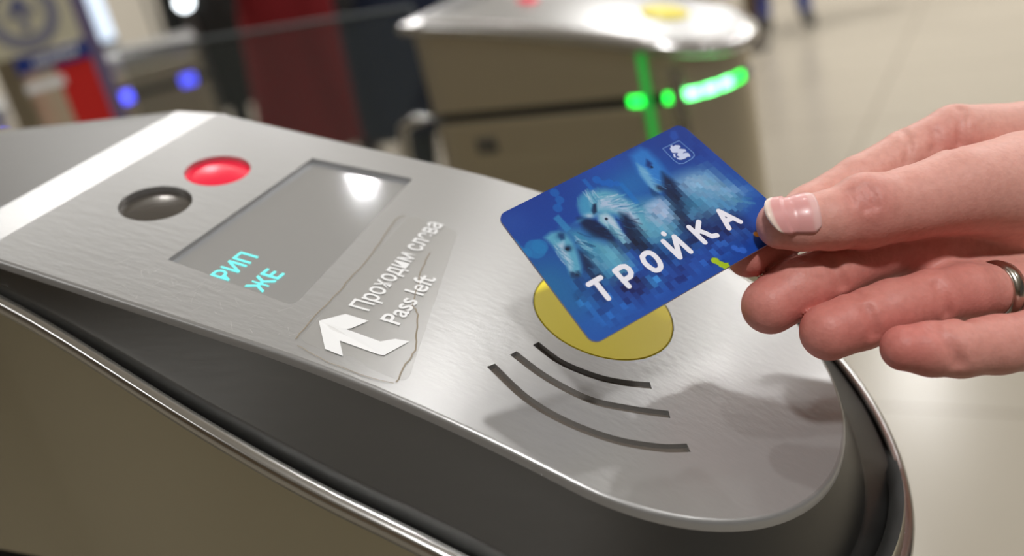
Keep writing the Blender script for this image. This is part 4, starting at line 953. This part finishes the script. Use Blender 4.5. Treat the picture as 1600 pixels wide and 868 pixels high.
# ------------------------------------------------------------------ people walking beyond
m_face = mat('face_skin', srgb((214, 160, 138)), .5)
def ell(c, a, b, n=28): return [Vector((c[0]+a*math.cos(q), c[1]+b*math.sin(q), c[2])) for q in [2*math.pi*k/n for k in range(n)]]
def walker(label, loc, face, coat, coat_len, legc, hair, height=1.72, width=.25, step=.12, hood=False, flare=1.0, thick=1.0, shoe=(.02, .02, .02)):
    o = empty('person', loc, 0); tag(o, label, 'person'); s = height/1.72
    fm_ = Matrix.Translation(loc) @ Matrix.Rotation(face, 4, 'Z') @ Matrix.Scale(s, 4)
    # skeleton grown into one continuous body with a skin modifier (walking towards -Y in its own axes)
    J = dict(pel=(0, 0, .95), spi=(0, .01, 1.15), che=(0, 0, 1.36), nec=(0, 0, 1.50), hd=(0, -.02, 1.60), top=(0, -.02, 1.68),
             hl=(.09, 0, .92), kl=(.095, -step*.6, .50), al=(.09, -step, .09), tl=(.10, -step-.14, .04), hr=(-.09, 0, .92), kr=(-.09, step*.1, .50), ar=(-.09, step*1.1, .11), tr=(-.10, step*1.1-.13, .03),
             sl=(.18, 0, 1.42), el=(.24, .03, 1.14), wl=(.24, -.06, .90), fl=(.24, -.08, .82), sr=(-.18, 0, 1.42), er=(-.24, .0, 1.14), wr=(-.24, -.10, .91), fr=(-.24, -.13, .83))
    rad = dict(pel=.14, spi=.125, che=.14, nec=.055, hd=.085, top=.07, hl=.085, kl=.06, al=.042, tl=.035, hr=.085, kr=.06, ar=.042, tr=.035, sl=.06, el=.042, wl=.03, fl=.028, sr=.06, er=.042, wr=.03, fr=.028)
    Ed = [('pel', 'spi'), ('spi', 'che'), ('che', 'nec'), ('nec', 'hd'), ('hd', 'top'), ('pel', 'hl'), ('hl', 'kl'), ('kl', 'al'), ('al', 'tl'), ('pel', 'hr'), ('hr', 'kr'), ('kr', 'ar'), ('ar', 'tr'),
          ('che', 'sl'), ('sl', 'el'), ('el', 'wl'), ('wl', 'fl'), ('che', 'sr'), ('sr', 'er'), ('er', 'wr'), ('wr', 'fr')]
    ks = list(J); me_ = bpy.data.meshes.new('body'); me_.from_pydata([fm_ @ Vector(J[k]) for k in ks], [(ks.index(a), ks.index(b)) for a, b in Ed], [])
    tmp = bpy.data.objects.new('tmp_body', me_); C.objects.link(tmp); sk = tmp.modifiers.new('s', 'SKIN'); sk.use_smooth_shade = True
    for i, k in enumerate(ks): me_.skin_vertices[0].data[i].radius = (rad[k]*s, rad[k]*s*.85)
    me_.skin_vertices[0].data[0].use_root = True
    ss = tmp.modifiers.new('b', 'SUBSURF'); ss.levels = 2; ss.render_levels = 2
    dg = bpy.context.evaluated_depsgraph_get(); mo = bpy.data.meshes.new_from_object(tmp.evaluated_get(dg)); bpy.data.objects.remove(tmp)
    mo.materials.clear(); mo.materials.append(m_face); mo.materials.append(mat('trousers', legc, .85)); mo.materials.append(mat('shoe', shoe, .5)); mo.materials.append(mat('glove', (.02, .02, .022), .8))
    for p_ in mo.polygons:
        z_ = (p_.center.z-loc[2])/s; p_.material_index = 2 if z_ < .10 else 1 if z_ < 1.0 and abs((fm_.inverted() @ p_.center).x) < .19 else 3 if z_ < 1.0 else 0; p_.use_smooth = True
    b = bpy.data.objects.new('body', mo); C.objects.link(b); b.parent = o; b.matrix_parent_inverse = Matrix.Translation(loc).inverted()
    cm = bump(vary(mat('coat_cloth', coat, .8), 14, .35), 60, .4, .004)
    rg = []; wd = width*thick; zl = 1.50-coat_len
    for z_, a, b_ in ((zl+.01, .8, .62), (zl, .98*flare, .70*flare), (zl+.03, 1.0*flare, .72*flare), ((zl+1.0)/2, .94*(1+flare)/2, .66*(1+flare)/2), (1.0, .86, .60), (1.12, .80, .56), (1.28, .90, .60), (1.40, .92, .52), (1.46, .70, .42), (1.50, .36, .34), (1.53, .34, .34), (1.53, .24, .24)):
        rg.append([fm_ @ (p_+Vector((.008*math.sin(7*k), .010*math.sin(4*k+z_*9), 0))) for k, p_ in enumerate(ell((0, 0, z_), wd*a, wd*b_*.9))])
    mc_ = MB().loft(rg); 
    for sx in (-1, 1): 
        k = 'l' if sx > 0 else 'r'; pts = [fm_ @ Vector(J['s'+k]), fm_ @ Vector(J['e'+k]), fm_ @ (Vector(J['w'+k])+Vector((0, 0, .01)))]
        mc_.tube([pts[0]+(pts[1]-pts[0])*t_ for t_ in (0, .3, .7)]+[pts[1]]+[pts[1]+(pts[2]-pts[1])*t_ for t_ in (.4, 1.0)], [.085*s, .08*s, .07*s, .066*s, .060*s, .052*s], 14)
    mc_.build('coat', cm, o)
    hd = fm_ @ Vector((0, .0, 1.635)); bmh = bmesh.new(); bmesh.ops.create_uvsphere(bmh, u_segments=20, v_segments=14, radius=.105*s)
    fdir_ = (fm_.to_3x3() @ Vector((0, -1, 0))).normalized()
    for v_ in bmh.verts:
        d_ = v_.co.normalized(); k_ = d_.dot(fdir_)
        if k_ > .2 and d_.z < .55: v_.co *= .78
        v_.co.z *= 1.12; v_.co += hd
    mh = MB(); mh.addbm(bmh, True); mh.build('hair', mat('hair_colour', hair, .7), o)
    # face: nose, eyes, mouth
    fc = hd+fdir_*.082*s; sd_ = fdir_.cross(Vector((0, 0, 1)))
    fn = MB(); fn.tube([fc+Vector((0, 0, .02*s)), fc+fdir_*.02*s-Vector((0, 0, .018*s))], [.008*s, .014*s], 8); fn.build('nose', m_face, o)
    for sx in (-1, 1):
        fy = MB(); fy.tube([fc+sd_*(.022*sx-.008)*s+Vector((0, 0, .018*s)), fc+sd_*(.022*sx+.008)*s+Vector((0, 0, .018*s))], .006*s, 8)
        fy.build('eye', m_dark, o)
    MB().tube([fc-sd_*.02*s-Vector((0, 0, .05*s)), fc+sd_*.02*s-Vector((0, 0, .05*s))], .006*s, 8).build('mouth', mat('lips', (.5, .15, .13), .5), o)
    return o
def ground(p): return (p[0], p[1], 0.)
walker('person in a black knee length coat walking beyond the glass flap', ground((-3.220, 3.560, 0.611)), math.radians(60), (.006, .007, .006), 1.14, (.02, .02, .025), (.02, .015, .01), 1.74, .33, .10, thick=1.0)
walker('person in a long dark red coat, between the people in black and navy', ground((-2.435, 3.047, 0.656)), math.radians(40), (.30, .008, .015), 1.22, (.03, .008, .01), (.05, .02, .01), 1.70, .235, .14, flare=1.25)
walker('person in a navy coat and dark trousers, right of the red coat', ground((-1.547, 2.453, 0.710)), math.radians(50), (.008, .016, .05), 1.02, (.012, .018, .03), (.02, .015, .01), 1.76, .26, .18)
walker('person in blue jeans standing far off on the pale floor, only the shins in view', ground((-1.216, 5.143, 0.000)), math.radians(20), (.05, .05, .06), .70, srgb((28, 52, 130)), (.03, .02, .01), 1.78, .25, .02)
